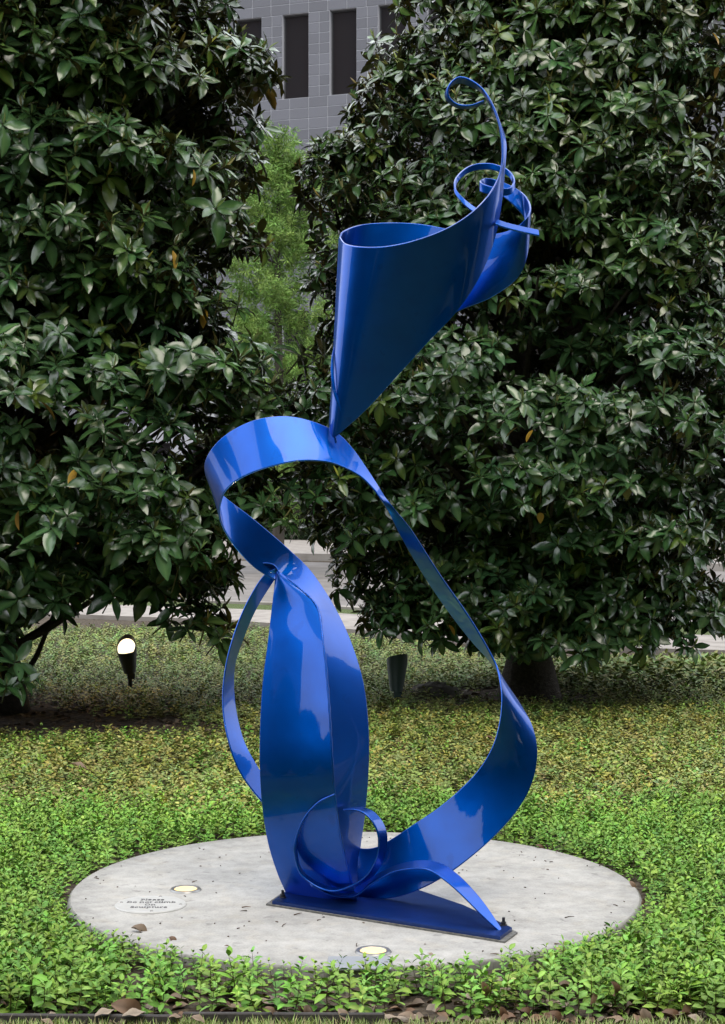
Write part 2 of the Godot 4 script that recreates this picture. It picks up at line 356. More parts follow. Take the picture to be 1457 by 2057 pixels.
# a bent steel band between two edge curves, with real thickness
func band(pair: Array, m: Material, thick := 0.008, across := 10, per := 8, bow := 0.0, bow2 := 0.0) -> ArrayMesh:
	var ea: Array = pair[0]
	var eb: Array = pair[1]
	var steps := (ea.size() - 1) * per
	var g: Array = []
	for a in steps + 1:
		var t := float(a) / per
		var pa := spline(ea, t)
		var pb := spline(eb, t)
		var row: Array = []
		for b in across + 1:
			row.append(pa.lerp(pb, float(b) / across))
		g.append(row)
	for again in 2:
		var norms: Array = []
		for a in steps + 1:
			var row: Array = []
			for b in across + 1:
				var du: Vector3 = g[mini(a + 1, steps)][b] - g[maxi(a - 1, 0)][b]
				var dw: Vector3 = g[a][mini(b + 1, across)] - g[a][maxi(b - 1, 0)]
				var nn := du.cross(dw)
				row.append(nn.normalized() if nn.length() > 1e-12 else Vector3.ZERO)
			norms.append(row)
		for a in steps + 1:
			for b in across + 1:
				if norms[a][b] == Vector3.ZERO:
					norms[a][b] = norms[a][mini(b + 1, across)] if norms[a][mini(b + 1, across)] != Vector3.ZERO else norms[maxi(a - 1, 0)][b]
		if again == 0:
			if bow == 0.0 and bow2 == 0.0:
				g.append(norms)
				break
			for a in steps + 1:
				for b in across + 1:
					var s := float(b) / across
					g[a][b] += norms[a][b] * (lerpf(bow, bow2, float(a) / steps) * 4.0 * s * (1.0 - s))
		else:
			g.append(norms)
	var norms: Array = g.pop_back()
	var o := Mesher.new()
	var w := across + 1
	var f0 := 0
	for side in [1.0, -1.0]:
		f0 = o.v.size()
		for a in steps + 1:
			for b in w:
				var nn: Vector3 = norms[a][b] * side
				o.vert(g[a][b] + nn * thick * 0.5, nn, Vector2(float(b) / across, float(a) / per))
		for a in steps:
			for b in across:
				var f := f0 + a * w + b
				o.quad(f, f + 1, f + w + 1, f + w)
	# the two long edges, rounded
	for e in [0, across]:
		var first := o.v.size()
		for a in steps + 1:
			var inner: Vector3 = g[a][1] if e == 0 else g[a][across - 1]
			var outn: Vector3 = (g[a][e] - inner).normalized()
			if outn == Vector3.ZERO:
				outn = Vector3.UP
			for q in 5:
				var an := PI * (q / 4.0)
				var nn: Vector3 = norms[a][e] * cos(an) + outn * sin(an)
				o.vert(g[a][e] + nn * thick * 0.5, nn)
		for a in steps:
			for q in 4:
				var f := first + a * 5 + q
				o.quad(f, f + 1, f + 6, f + 5)
	# the two ends
	for a in [0, steps]:
		var first := o.v.size()
		for b in w:
			var inner: Vector3 = g[1][b] if a == 0 else g[steps - 1][b]
			var outn: Vector3 = (g[a][b] - inner).normalized()
			if outn == Vector3.ZERO:
				outn = Vector3.UP
			o.vert(g[a][b] + norms[a][b] * thick * 0.5, outn)
			o.vert(g[a][b] - norms[a][b] * thick * 0.5, outn)
		for b in across:
			var f := first + b * 2
			o.quad(f, f + 1, f + 3, f + 2)
	return o.done(m)


# ---------------------------------------------------------------- the scene
func _ready() -> void:
	rng.seed = 7
	var cam := Camera3D.new()
	cam.name = "camera"
	add_child(cam)
	cam.position = Vector3(0, EYE, 0)
	cam.near = 0.1
	cam.far = 600.0
	cam.projection = Camera3D.PROJECTION_FRUSTUM
	cam.size = 0.1 * 2057.0 / 3407.0
	cam.frustum_offset = Vector2(0, -0.1 * 43.5 / 3407.0)
	cam.current = true

	var env := Environment.new()
	env.background_mode = Environment.BG_SKY
	var sky := Sky.new()
	var sm := ProceduralSkyMaterial.new()
	sm.sky_top_color = lin(0.92, 0.95, 1.0)
	sm.sky_horizon_color = lin(0.62, 0.64, 0.67)
	sm.sky_curve = 0.2
	sm.sky_energy_multiplier = 1.0
	sm.ground_bottom_color = lin(0.2, 0.2, 0.18)
	sm.ground_horizon_color = lin(0.35, 0.36, 0.36)
	sky.sky_material = sm
	env.sky = sky
	env.tonemap_mode = Environment.TONE_MAPPER_LINEAR
	env.tonemap_exposure = 2.9
	env.sdfgi_enabled = true
	env.ssao_enabled = true
	env.ssil_enabled = true
	var we := WorldEnvironment.new()
	we.name = "world_environment"
	we.environment = env
	add_child(we)

	var sun := DirectionalLight3D.new()
	sun.name = "sun"
	sun.light_energy = 0.2
	sun.light_color = Color(1.0, 0.97, 0.92)
	sun.light_angular_distance = 34.0
	sun.shadow_enabled = true
	add_child(sun)
	sun.rotation = Vector3(deg_to_rad(-62), deg_to_rad(28), 0)

	build_ground()
	build_office()
	build_rear_buildings()
	build_far_plants()
	build_magnolias()
	build_sculpture()
	build_fittings()
	build_cover()
	build_litter()


# ---------------------------------------------------------------- ground, road, pavement
func strip(pts: Array, width: float, y: float, side := 1.0, drop := 0.0) -> Mesher:
	var o := Mesher.new()
	var near: Array = []
	var far: Array = []
	for k in pts.size():
		var d: Vector3 = (pts[mini(k + 1, pts.size() - 1)] - pts[maxi(k - 1, 0)]).normalized()
		var q := Vector3(d.z, 0, -d.x) * side
		near.append(pts[k] + Vector3.UP * y)
		far.append(pts[k] + q * width + Vector3.UP * y)
	for k in pts.size() - 1:
		o.face(near[k], near[k + 1], far[k + 1], far[k], Vector3.UP)
		if drop > 0.0:
			var d := Vector3.UP * drop
			var nn: Vector3 = (near[k] - far[k]).normalized()
			o.face(near[k] - d, near[k + 1] - d, near[k + 1], near[k], nn)
			o.face(far[k] - d, far[k + 1] - d, far[k + 1], far[k], -nn)
	return o


func build_ground() -> void:
	var earth := world_tiled(mat(Color.WHITE, 1.0), noise_tex(0.03, 3, [[0.0, Color(0.02, 0.014, 0.009)], [0.45, Color(0.05, 0.036, 0.024)], [0.7, Color(0.09, 0.07, 0.045)], [1.0, Color(0.15, 0.115, 0.08)]], 1024), 0.6, grey_noise(0.05, 9), 2.0)
	var o := Mesher.new()
	o.face(Vector3(-250, -0.035, 30), Vector3(250, -0.035, 30), Vector3(250, -0.035, -300), Vector3(-250, -0.035, -300), Vector3.UP)
	structure("ground", o.done(earth), "dark earth with bark and leaf litter under the magnolias and ground cover", "ground")

	var turf := world_tiled(mat(Color.WHITE, 1.0), noise_tex(0.06, 5, [[0.0, Color(0.05, 0.085, 0.02)], [0.5, Color(0.10, 0.15, 0.04)], [1.0, Color(0.2, 0.22, 0.09)]], 512), 2.0, grey_noise(0.2, 6), 1.5)
	o = Mesher.new()
	o.face(Vector3(-40, -0.028, 28), Vector3(40, -0.028, 28), Vector3(40, -0.028, -5.16), Vector3(-40, -0.028, -5.16), Vector3.UP)
	structure("lawn", o.done(turf), "short pale green lawn in front of the planting bed", "lawn")

	var walk := [Vector3(-30, 0, -34), Vector3(-14, 0, -26.5), Vector3(-7, 0, -23.1), Vector3(-3.6, 0, -21.6), Vector3(-1.65, 0, -20.7), Vector3(-0.2, 0, -19.4), Vector3(1.0, 0, -18.1), Vector3(2.2, 0, -17.25), Vector3(3.6, 0, -16.75), Vector3(8, 0, -15.6), Vector3(20, 0, -12.0)]
	var slab_tex := noise_tex(0.01, 21, [[0.0, Color(0.22, 0.2, 0.185)], [0.5, Color(0.31, 0.285, 0.265)], [1.0, Color(0.38, 0.355, 0.335)]], 512)
	var slab := world_tiled(mat(Color.WHITE, 0.9), slab_tex, 0.5, grey_noise(0.2, 22), 0.2)
	structure("sidewalk", strip(walk, 1.75, 0.02, 1.0, 0.06).done(slab), "pale concrete sidewalk between ground cover and grass verge", "sidewalk")
	structure("verge_ground", strip(walk, 5.0, -0.022).done(turf), "green grass verge between sidewalk and street", "verge")
	# the street, one wide sheet behind the verge, then the far pavement
	var road_tex := noise_tex(0.008, 31, [[0.0, Color(0.14, 0.13, 0.125)], [0.5, Color(0.19, 0.175, 0.17)], [1.0, Color(0.24, 0.225, 0.22)]], 512)
	var asphalt := world_tiled(mat(Color.WHITE, 0.9), road_tex, 0.25, grey_noise(0.3, 32), 0.3)
	var kerb_line: Array = []
	for p in walk:
		kerb_line.append(p + Vector3(0.55, 0, -3.2))
	structure("road", strip(kerb_line, 13.0, -0.016).done(asphalt), "worn pale grey street passing behind the magnolias", "road")
	structure("kerb", strip(kerb_line, 0.16, 0.012, 1.0, 0.05).done(slab), "concrete kerb along the near side of the street", "kerb")
	var far_line: Array = []
	for p in walk:
		far_line.append(p + Vector3(4.2, 0, -17.0))
	structure("kerb", strip(far_line, 0.18, 0.13, 1.0, 0.18).done(slab), "concrete kerb along the far side of the street", "kerb")
	var far_walk: Array = []
	for p in walk:
		far_walk.append(p + Vector3(4.25, 0, -17.18))
	structure("pavement", strip(far_walk, 11.0, 0.125, 1.0, 0.18).done(slab), "broad pale pavement on the far side of the street", "pavement")

	# the round slab
	var im := Image.create(1024, 1024, false, Image.FORMAT_RGB8)
	var n1 := noise(0.006, 41, 5)
	var n2 := noise(0.03, 42, 4)
	var n3 := noise(0.2, 43, 2)
	var n4 := noise(0.012, 44, 3)
	for y in 1024:
		for x in 1024:
			var k := 0.40 + 0.075 * n1.get_noise_2d(x, y * 1.6) + 0.07 * n2.get_noise_2d(x, y) + 0.045 * n3.get_noise_2d(x, y)
			var warm := 0.5 + 0.5 * n4.get_noise_2d(x, y)
			var stain := smoothstep(0.42, 0.62, n2.get_noise_2d(x * 0.8 + 900, y * 0.8)) * 0.10
			k -= stain
			var speck := 1.0 if n3.get_noise_2d(x * 1.7 + 400, y * 1.7) < 0.62 else 0.72
			k *= speck
			var px := (x - 512.0) / 512.0
			var py := (y - 512.0) / 512.0
			# washed soil round the rim, a rusty film where water runs off the steel
			k *= 1.0 - 0.22 * smoothstep(0.86, 0.99, sqrt(px * px + py * py) + 0.06 * n2.get_noise_2d(x, y + 300))
			warm += 0.9 * smoothstep(0.15, 0.5, n4.get_noise_2d(x + 700, y)) 
			im.set_pixel(x, y, Color(k * (1.0 + 0.02 * warm), k * 0.99, k * (0.965 - 0.03 * warm)).linear_to_srgb())
	var conc := mat(Color.WHITE, 0.88)
	conc.albedo_texture = ImageTexture.create_from_image(im)
	conc.heightmap_enabled = true
	conc.heightmap_texture = grey_noise(0.08, 45, 1024)
	conc.heightmap_scale = 0.25
	o = Mesher.new()
	var rim: Array = []
	for k in 96:
		var a := TAU * k / 96
		rim.append(Vector3(cos(a), 0, sin(a)))
	var mid := o.vert(Vector3.ZERO, Vector3.UP, Vector2(0.5, 0.5))
	var first := o.v.size()
	for p in rim:
		var r := PAD_R - 0.012
		o.vert(p * r, Vector3.UP, Vector2(0.5 + p.x * 0.49, 0.5 + p.z * 0.49))
	for k in 96:
		o.tri(mid, first + k, first + (k + 1) % 96)
	var second := o.v.size()
	for p in rim:
		o.vert(p * (PAD_R - 0.012), (p + Vector3.UP).normalized(), Vector2(0.5 + p.x * 0.49, 0.5 + p.z * 0.49))
		o.vert(p * PAD_R + Vector3(0, -0.012, 0), p, Vector2(0.5 + p.x * 0.495, 0.5 + p.z * 0.495))
		o.vert(p * PAD_R + Vector3(0, -0.1, 0), p, Vector2(0.5 + p.x * 0.499, 0.5 + p.z * 0.499))
	for k in 96:
		var a := second + k * 3
		var b := second + ((k + 1) % 96) * 3
		o.quad(a, a + 1, b + 1, b)
		o.quad(a + 1, a + 2, b + 2, b + 1)
	var pad := part("concrete_pad", o.done(conc), self, Transform3D(Basis(), PAD))
	tag(pad, "round pale concrete pad that carries the blue sculpture", "concrete pad", "", "structure")

	# black edging between the bed and the lawn
	o = Mesher.new()
	for k in 2:
		o.box(Vector3(-0.86 + k * 0.62, -0.02 + 0.003 * (k % 2), -5.155 - 0.006 * (k % 3)), Vector3(0.615, 0.055, 0.018), Basis(Vector3.UP, 0.012 * (k - 2)), Color.WHITE, 0.003)
	var e := part("garden_edging", o.done(world_tiled(mat(Color(0.5, 0.5, 0.5), 0.75), noise_tex(0.05, 51, [[0.0, Color(0.05, 0.045, 0.045)], [1.0, Color(0.16, 0.14, 0.14)]], 256), 3.0)), self)
	tag(e, "weathered black edging strip between lawn and ground cover", "garden edging", "", "structure")


# ---------------------------------------------------------------- the granite building across the street
func build_office() -> void:
	var root := thing("office_building", "grey granite building with tall dark windows behind the trees", "building", Vector3(-1.43, 0, -62), deg_to_rad(-19.8))
	var stone_tex := noise_tex(0.25, 61, [[0.0, Color(0.085, 0.088, 0.106)], [0.5, Color(0.128, 0.132, 0.158)], [1.0, Color(0.18, 0.185, 0.215)]], 512, 3)
	var tones: Array[StandardMaterial3D] = []
	for k in 4:
		var f: float = [0.92, 1.0, 1.06, 0.86][k]
		tones.append(world_tiled(mat(Color(f, f, f), 0.6), stone_tex, 0.5))
	var mortar := mat(Color(0.38, 0.39, 0.43), 0.9)
	var glass := mat(Color(0.018, 0.017, 0.02), 0.03)
	glass.metallic_specular = 0.5
	glass.normal_enabled = true
	var wavy := NoiseTexture2D.new()
	wavy.width = 256
	wavy.height = 256
	wavy.seamless = true
	wavy.as_normal_map = true
	wavy.bump_strength = 1.2
	wavy.noise = noise(0.012, 66, 2)
	glass.normal_texture = wavy
	glass.normal_scale = 0.25
	var dark := mat(Color(0.05, 0.05, 0.055), 0.5)
	# storeys: [sill, head]
	var storeys := [[16.02, 19.12], [10.6, 13.7], [5.2, 8.2], [0.6, 3.4]]
	var pitch := 1.87
	var wide := 1.04
	var first := -1.62  # left jamb of the window seen second from the left
	# backing, split round the windows: flat bands and piers
	var back := Mesher.new()
	var lo := -45.0
	var hi := 45.0
	var top := 26.0
	var y0 := 0.0
	var bands: Array = []
	var sorted := storeys.duplicate()
	sorted.reverse()
	for s in sorted:
		bands.append([y0, s[0]])
		y0 = s[1]
	bands.append([y0, top])
	for b in bands:
		back.box(Vector3((lo + hi) * 0.5, (b[0] + b[1]) * 0.5, -3.0), Vector3(hi - lo, b[1] - b[0], 6.0))
	var k0 := int(floor((lo - first) / pitch)) + 1
	var k1 := int(floor((hi - first) / pitch)) - 1
	for s in storeys:
		for k in range(k0, k1 + 2):
			var a := first + (k - 1) * pitch + wide
			var b := first + k * pitch
			if k == k0:
				a = lo
			if k == k1 + 1:
				b = hi
			back.box(Vector3((a + b) * 0.5, (s[0] + s[1]) * 0.5, -3.0), Vector3(b - a, s[1] - s[0], 6.0))
	part("wall", back.done(mortar), root)
	var core := Mesher.new()
	core.box(Vector3(0, 12.9, -3.2), Vector3(89.0, 25.6, 5.4))
	part("interior", core.done(dark), root)
	# panels
	var unit: Array[ArrayMesh] = []
	var rest: Array[Mesher] = []
	for k in 4:
		rest.append(Mesher.new())
	var course := 0.385
	var gap := 0.024
	var cache := {}
	var made := 0
	var row := 0
	var y := 0.0
	var cuts: Array = []
	for b in bands:
		cuts.append(b)
	var spans: Array = []
	for b in bands:
		spans.append([b[0], b[1], true])
	for s in storeys:
		spans.append([s[0], s[1], false])
	for sp in spans:
		var rows := maxi(1, int(round((sp[1] - sp[0]) / course)))
		var ch: float = (sp[1] - sp[0]) / rows
		for r in rows:
			var cy: float = sp[0] + (r + 0.5) * ch
			var cells: Array = []
			if sp[2]:
				var step := pitch / 2.5
				for q in range(int(lo / step) + 1, int(hi / step) - 1):
					cells.append([first + wide + q * step, step])
			else:
				for k in range(k0, k1 + 1):
					var a := first + (k - 1) * pitch + wide
					var half := (pitch - wide) * 0.5
					cells.append([a, half])
					cells.append([a + half, half])
			for cell in cells:
				var tone := rng.randi() % 4
				var cx: float = cell[0] + cell[1] * 0.5
				var seen: bool = cx > -4.2 and cx < 4.4 and cy > 13.4 and cy < 20.6 and made < 300
				if seen:
					made += 1
					var key := "%d_%.3f_%.3f" % [tone, cell[1], ch]
					if not cache.has(key):
						var pm := Mesher.new()
						pm.box(Vector3.ZERO, Vector3(cell[1] - gap, ch - gap, 0.03), Basis(), Color.WHITE, 0.006)
						cache[key] = pm.done(tones[tone])
					part("panel", cache[key], root, Transform3D(Basis(), Vector3(cx, cy, 0.0)))
				elif cy > 4.0:
					rest[tone].box(Vector3(cx, cy, 0.0), Vector3(cell[1] - gap, ch - gap, 0.03))
	for k in 4:
		var o := part("far_panel", rest[k].done(tones[k]), root)
		o.set_meta("kind", "stuff")
	# windows
	var pane := Mesher.new()
	pane.face(Vector3(-wide / 2 + 0.04, -1.46, 0), Vector3(wide / 2 - 0.04, -1.46, 0), Vector3(wide / 2 - 0.04, 1.46, 0), Vector3(-wide / 2 + 0.04, 1.46, 0), Vector3.BACK)
	var pane_mesh := pane.done(glass)
	var frame := Mesher.new()
	for s in [-1.0, 1.0]:
		frame.box(Vector3(s * (wide / 2 - 0.023), 0, 0), Vector3(0.044, 2.99, 0.06))
		frame.box(Vector3(0, s * 1.475, 0), Vector3(wide - 0.092, 0.044, 0.06))
	var frame_mesh := frame.done(dark)
	for s in storeys:
		for k in range(k0, k1 + 1):
			var cx := first + k * pitch + wide * 0.5
			if absf(cx) > 24.0 or s[0] < 9.0 and absf(cx) > 12.0:
				continue
			var squeeze: float = (s[1] - s[0]) / 3.0
			var w := part("window", frame_mesh, root, Transform3D(Basis.from_scale(Vector3(1, squeeze, 1)), Vector3(cx, (s[0] + s[1]) * 0.5, -0.2)))
			part("pane", pane_mesh, w, Transform3D(Basis(), Vector3(0, 0, -0.01)))


# ---------------------------------------------------------------- what stands behind the viewer and shows in the blue paint and the far panes
func build_rear_buildings() -> void:
	var brick := world_tiled(mat(Color.WHITE, 0.9), noise_tex(0.02, 71, [[0.0, Color(0.075, 0.05, 0.042)], [1.0, Color(0.15, 0.105, 0.085)]], 256), 0.2)
	var root := thing("apartment_building", "brown brick building seen mirrored in the dark office windows", "building", Vector3(-80, 0, 36), deg_to_rad(135))
	var o := Mesher.new()
	o.box(Vector3(0, 31, -6), Vector3(56, 62, 12))
	part("wall", o.done(brick), root)
	var dark := mat(Color(0.02, 0.022, 0.025), 0.05)
	var wm := Mesher.new()
	wm.box(Vector3.ZERO, Vector3(1.4, 2.0, 0.1))
	var mesh := wm.done(dark)
	for s in 17:
		for k in 14:
			part("window", mesh, root, Transform3D(Basis(), Vector3(-25.0 + k * 3.8, 2.6 + s * 3.5, 0.02)))


	var low := thing("low_building", "long low brown brick building mirrored behind the street trees", "building", Vector3(0, 0, 24), PI)
	o = Mesher.new()
	o.box(Vector3(0, 3.5, -4), Vector3(80, 7, 8))
	part("wall", o.done(brick), low)
	for k in 20:
		part("window", mesh, low, Transform3D(Basis(), Vector3(-38 + k * 4.0, 2.6, 0.02)))
	# dark street trees in front of that building
	var tm := Mesher.new()
	for k in 14:
		var d := Vector3(rng.randf_range(-1, 1), rng.randf_range(-0.4, 1), rng.randf_range(-1, 1)).normalized()
		leaf_shape(tm, Transform3D(facing(d, rng.randf() * TAU) * Basis(Vector3.RIGHT, -1.0), d * 0.4), 2, 0.5, 0.2, 0.2, Color(0.022, 0.042, 0.015), Color(0.026, 0.05, 0.017), Color(0.022, 0.038, 0.015), 0.01)
	var tuft := tm.done(leaf_material(0.5, Color.BLACK))
	var bark := mat(Color(0.06, 0.05, 0.04), 0.95)
	var words := ["first", "second", "third", "fourth", "fifth", "sixth", "seventh", "eighth", "ninth"]
	for w in 9:
		var turn := deg_to_rad(-78.0 + w * 20.5 + (5.0 if w > 3 else 0.0))
		var spec := [Vector3(sin(turn) * 18.0, 0, -6.6 + cos(turn) * (18.0 + 1.5 * (w % 2))), 4.4 if w > 3 else 3.9, 12.5 + 1.2 * (w % 3) if w > 3 else 7.6 + 0.9 * (w % 2), "dark round street tree mirrored in the blue paint, %s from the left in its arc" % words[w]]
		var tree := thing("street_tree", spec[3], "tree", spec[0])
		var t := Mesher.new()
		t.tube([Vector3(0, -0.1, 0), Vector3(0.1, 2, 0), Vector3(0, spec[2] * 0.7, 0.1)], [0.25, 0.2, 0.08], 8)
		part("trunk", t.done(bark), tree)
		var places: Array = []
		var tints: Array = []
		for k in 5200:
			var d := Vector3(rng.randfn(), rng.randfn(), rng.randfn()).normalized() * pow(rng.randf(), 0.45)
			var p := Vector3(d.x * spec[1], 0.3 + (spec[2] - 0.3) * (0.5 + 0.5 * d.y), d.z * spec[1])
			places.append(Transform3D(Basis(Vector3(rng.randf(), rng.randf(), rng.randf()).normalized(), rng.randf() * TAU).scaled(Vector3.ONE * rng.randf_range(0.36, 0.62)), p))
			var f := rng.randf_range(0.7, 1.4)
			tints.append(Color(f, f, f))
		scatter("foliage", tuft, places, tints, tree)


# ---------------------------------------------------------------- leaves
func leaf_shape(o: Mesher, xf: Transform3D, segs: int, width: float, curl: float, fold: float, top: Color, rib: Color, under: Color, thick := 0.012, wave := 0.0) -> void:
	var rows: Array = []
	var cols: Array = []
	var backs: Array = []
	var ang := 0.0
	var p := Vector3.ZERO
	for a in segs + 1:
		var s := float(a) / segs
		var half := width * 0.5 * pow(sin(PI * pow(s, 0.85)), 0.72) if a > 0 and a < segs else 0.012
		if a == 0:
			half = 0.02
		var dir := Vector3(0, sin(ang), cos(ang))
		var nn := Vector3(0, cos(ang), -sin(ang))
		if a > 0:
			p += dir / segs
		ang -= curl / segs
		var lift := half * fold
		var wv := wave * sin(s * 9.0) * half
		rows.append([xf * (p + Vector3(-half, 0, 0) + nn * (lift + wv)), xf * p, xf * (p + Vector3(half, 0, 0) + nn * (lift - wv))])
		cols.append([top, rib, top])
		backs.append([under, under, under])
	o.sheet(rows, cols, thick * xf.basis.x.length(), backs)


func whorl(r: RandomNumberGenerator, count: int, wide: float, tight: float) -> Array:
	# transforms of the leaves of one rosette, unit leaf length, axis +Y
	var out: Array = []
	var turn := r.randf() * TAU
	for k in count:
		var f := float(k) / count
		turn += 2.4 + r.randf_range(-0.25, 0.25)
		var alpha := deg_to_rad(lerpf(wide, tight, f) + r.randf_range(-16, 16) + (38.0 if r.randf() < 0.12 else 0.0))
		var radial := Vector3(cos(turn), 0, sin(turn))
		var dir := radial * sin(alpha) + Vector3.UP * cos(alpha)
		var nn := (Vector3.UP * sin(alpha) - radial * cos(alpha)).normalized()
		var x := nn.cross(dir).normalized()
		nn = nn.rotated(dir, r.randf_range(-0.35, 0.35))
		x = nn.cross(dir).normalized()
		var size := lerpf(1.05, 0.66, f) * r.randf_range(0.72, 1.15)
		out.append(Transform3D(Basis(x, nn, dir) * Basis.from_scale(Vector3.ONE * size), radial * 0.05 + Vector3.UP * (f * 0.16 - 0.12)))
	return out


func leaf_material(rough: float, through: Color) -> StandardMaterial3D:
	var m := mat(Color.WHITE, rough)
	m.vertex_color_use_as_albedo = true
	if through != Color.BLACK:
		m.backlight_enabled = true
		m.backlight = through
	return m


func facing(axis: Vector3, turn: float) -> Basis:
	var up := axis.normalized()
	var x := up.cross(Vector3(0.3, 0.1, 0.9)).normalized()
	return Basis(x, up, x.cross(up)) * Basis(Vector3.UP, turn)


func at_height(profile: Array, y: float, what := 1) -> float:
	for k in profile.size() - 1:
		if y <= profile[k + 1][0]:
			var f: float = clampf((y - profile[k][0]) / (profile[k + 1][0] - profile[k][0]), 0.0, 1.0)
			return lerpf(profile[k][what], profile[k + 1][what], f)
	return 0.1


func magnolia(label: String, at: Vector3, profile: Array, leaf_size: float, trunk_r: float, seed_: int, sprays: int, inner: int, low: Array) -> void:
	var r := RandomNumberGenerator.new()
	r.seed = seed_
	var root := thing("magnolia_tree", label, "tree", at, 0.0)
	var bark := world_tiled(mat(Color.WHITE, 0.95), noise_tex(0.04, seed_ + 5, [[0.0, Color(0.025, 0.02, 0.016)], [0.6, Color(0.06, 0.05, 0.04)], [1.0, Color(0.12, 0.105, 0.09)]], 256), 3.0, grey_noise(0.1, seed_ + 6, 256), 1.0)
	var high: float = profile[profile.size() - 1][0]
	# trunk
	var tp: Array = []
	var tr: Array = []
	for k in 15:
		var s := k / 14.0
		tp.append(Vector3(0.06 * sin(s * 7.0 + seed_), -0.06 + s * (high - 0.5), 0.06 * cos(s * 5.0 + seed_)))
		tr.append(trunk_r * (1.0 - 0.88 * s) * (1.0 + 0.9 * exp(-s * 28.0)))
	var o := Mesher.new()
	o.tube(tp, tr, 12)
	part("trunk", o.done(bark), root)
	# rosette meshes, shared
	var top := Color(0.027, 0.070, 0.025)
	var rib := Color(0.062, 0.125, 0.042)
	var under := Color(0.085, 0.068, 0.024)
	var lm := leaf_material(0.24, Color(0.10, 0.12, 0.02))
	lm.metallic_specular = 0.62
	var rosettes: Array = []
	var plans: Array = []
	for k in 10:
		var plan := whorl(r, 7 + k % 4, 92.0 + 9.0 * (k % 4), 34.0 + 7.0 * (k % 3))
		plans.append(plan)
		var m := Mesher.new()
		for x in plan:
			var t := r.randf_range(0.8, 1.25)
			leaf_shape(m, x, 5, r.randf_range(0.36, 0.46), r.randf_range(0.1, 0.7), r.randf_range(0.12, 0.4), top * t, rib * t, under * r.randf_range(0.7, 1.3), 0.012, 0.12)
		# one or two pale young leaves or a bud at the tip
		for b in 1 + k % 2:
			var bx := Basis(Vector3.UP, r.randf() * TAU) * Basis(Vector3.RIGHT, -PI / 2 + r.randf_range(0.1, 0.4))
			leaf_shape(m, Transform3D(bx.scaled_local(Vector3.ONE * 0.5), Vector3(0, 0.05, 0)), 3, 0.2, 0.0, 0.9, Color(0.16, 0.24, 0.06), Color(0.2, 0.26, 0.09), Color(0.2, 0.2, 0.09))
		m.tube([Vector3(0, -0.9, 0), Vector3(0, -0.3, 0.02), Vector3(0, 0.08, 0)], [0.03, 0.028, 0.02], 4, Color(0.06, 0.06, 0.03))
		rosettes.append(m.done(lm))
	# single leaves for the ones that show largest
	var singles: Array = []
	for k in 5:
		var m := Mesher.new()
		leaf_shape(m, Transform3D(), 6, 0.36 + 0.025 * k, 0.1 + 0.14 * k, 0.12 + 0.06 * k, top, rib, under, 0.012, 0.10)
		singles.append(m)
	var tones: Array = []
	for k in 5:
		var f: Color = [Color(0.8, 0.85, 0.9), Color(1, 1, 1), Color(1.25, 1.2, 1.0), Color(1.5, 1.4, 1.1), Color(0.95, 1.05, 1.15)][k]
		var m := lm.duplicate()
		m.albedo_color = Color(minf(f.r, 1), minf(f.g, 1), minf(f.b, 1)).linear_to_srgb()
		tones.append(m)
	var yellow := leaf_material(0.45, Color(0.2, 0.16, 0.04))
	var ym := Mesher.new()
	leaf_shape(ym, Transform3D(), 6, 0.42, 0.5, 0.2, Color(0.42, 0.27, 0.03), Color(0.35, 0.2, 0.03), Color(0.3, 0.17, 0.04))
	var yellow_mesh := ym.done(yellow)
	var single_meshes: Array = []
	for k in 5:
		single_meshes.append(singles[k].done(lm))

	# sprays of rosettes on shelves
	var lump := noise(0.5, seed_ + 11, 2)
	var places: Array = []
	for q in sprays + inner + low.size():
		var y := 0.0
		var rad := 0.0
		while true:
			y = r.randf_range(profile[0][0], high)
			rad = at_height(profile, y)
			if r.randf() * 2.6 < rad + 0.25:
				break
		var th := r.randf() * TAU
		# shelves: heights drawn towards tiers that shift round the tree
		var tier := 0.66
		var phase := lump.get_noise_2d(cos(th) * 2.2, sin(th) * 2.2) * 1.6
		var ty: float = (round((y + phase) / tier) * tier) - phase
		y = lerpf(y, ty, r.randf_range(0.35, 0.9))
		var outw: Vector3 = Vector3(cos(th), 0, sin(th))
		var lumpy := 1.0 + 0.16 * lump.get_noise_3d(outw.x * 2.0, y * 1.1, outw.z * 2.0)
		var depth := 1.0 - 0.2 * pow(r.randf(), 1.5) if q < sprays else r.randf_range(0.3, 0.72)
		var shift := at_height(profile, y, 2)
		var c := outw * (rad * lumpy * depth) + Vector3.UP * y + Vector3.RIGHT * shift
		if seed_ == 101 and c.x > 0.35 and c.y < 1.0:
			c.y = 1.0 + r.randf() * 0.1
		if q >= sprays + inner:
			c = low[q - sprays - inner]
			outw = Vector3(c.x, 0, c.z).normalized()
		var n := 9 + r.randi() % 7
		var side := outw.cross(Vector3.UP)
		# the limb that carries it
		if q % 5 == 0 and y > 1.0:
			var s0 := clampf((y - rad * 0.35) / (high - 0.5), 0.03, 0.9)
			var from: Vector3 = tp[int(s0 * 14)]
			var limb := Mesher.new()
			var midp := from.lerp(c, 0.5) + Vector3(r.randf_range(-0.08, 0.08), -0.08, r.randf_range(-0.08, 0.08))
			limb.tube([from, from.lerp(midp, 0.5) + Vector3(0, -0.02, 0), midp, midp.lerp(c, 0.5) + Vector3(0, -0.02, 0), c], [0.03, 0.026, 0.02, 0.014, 0.008], 6)
			part("branch", limb.done(bark), root)
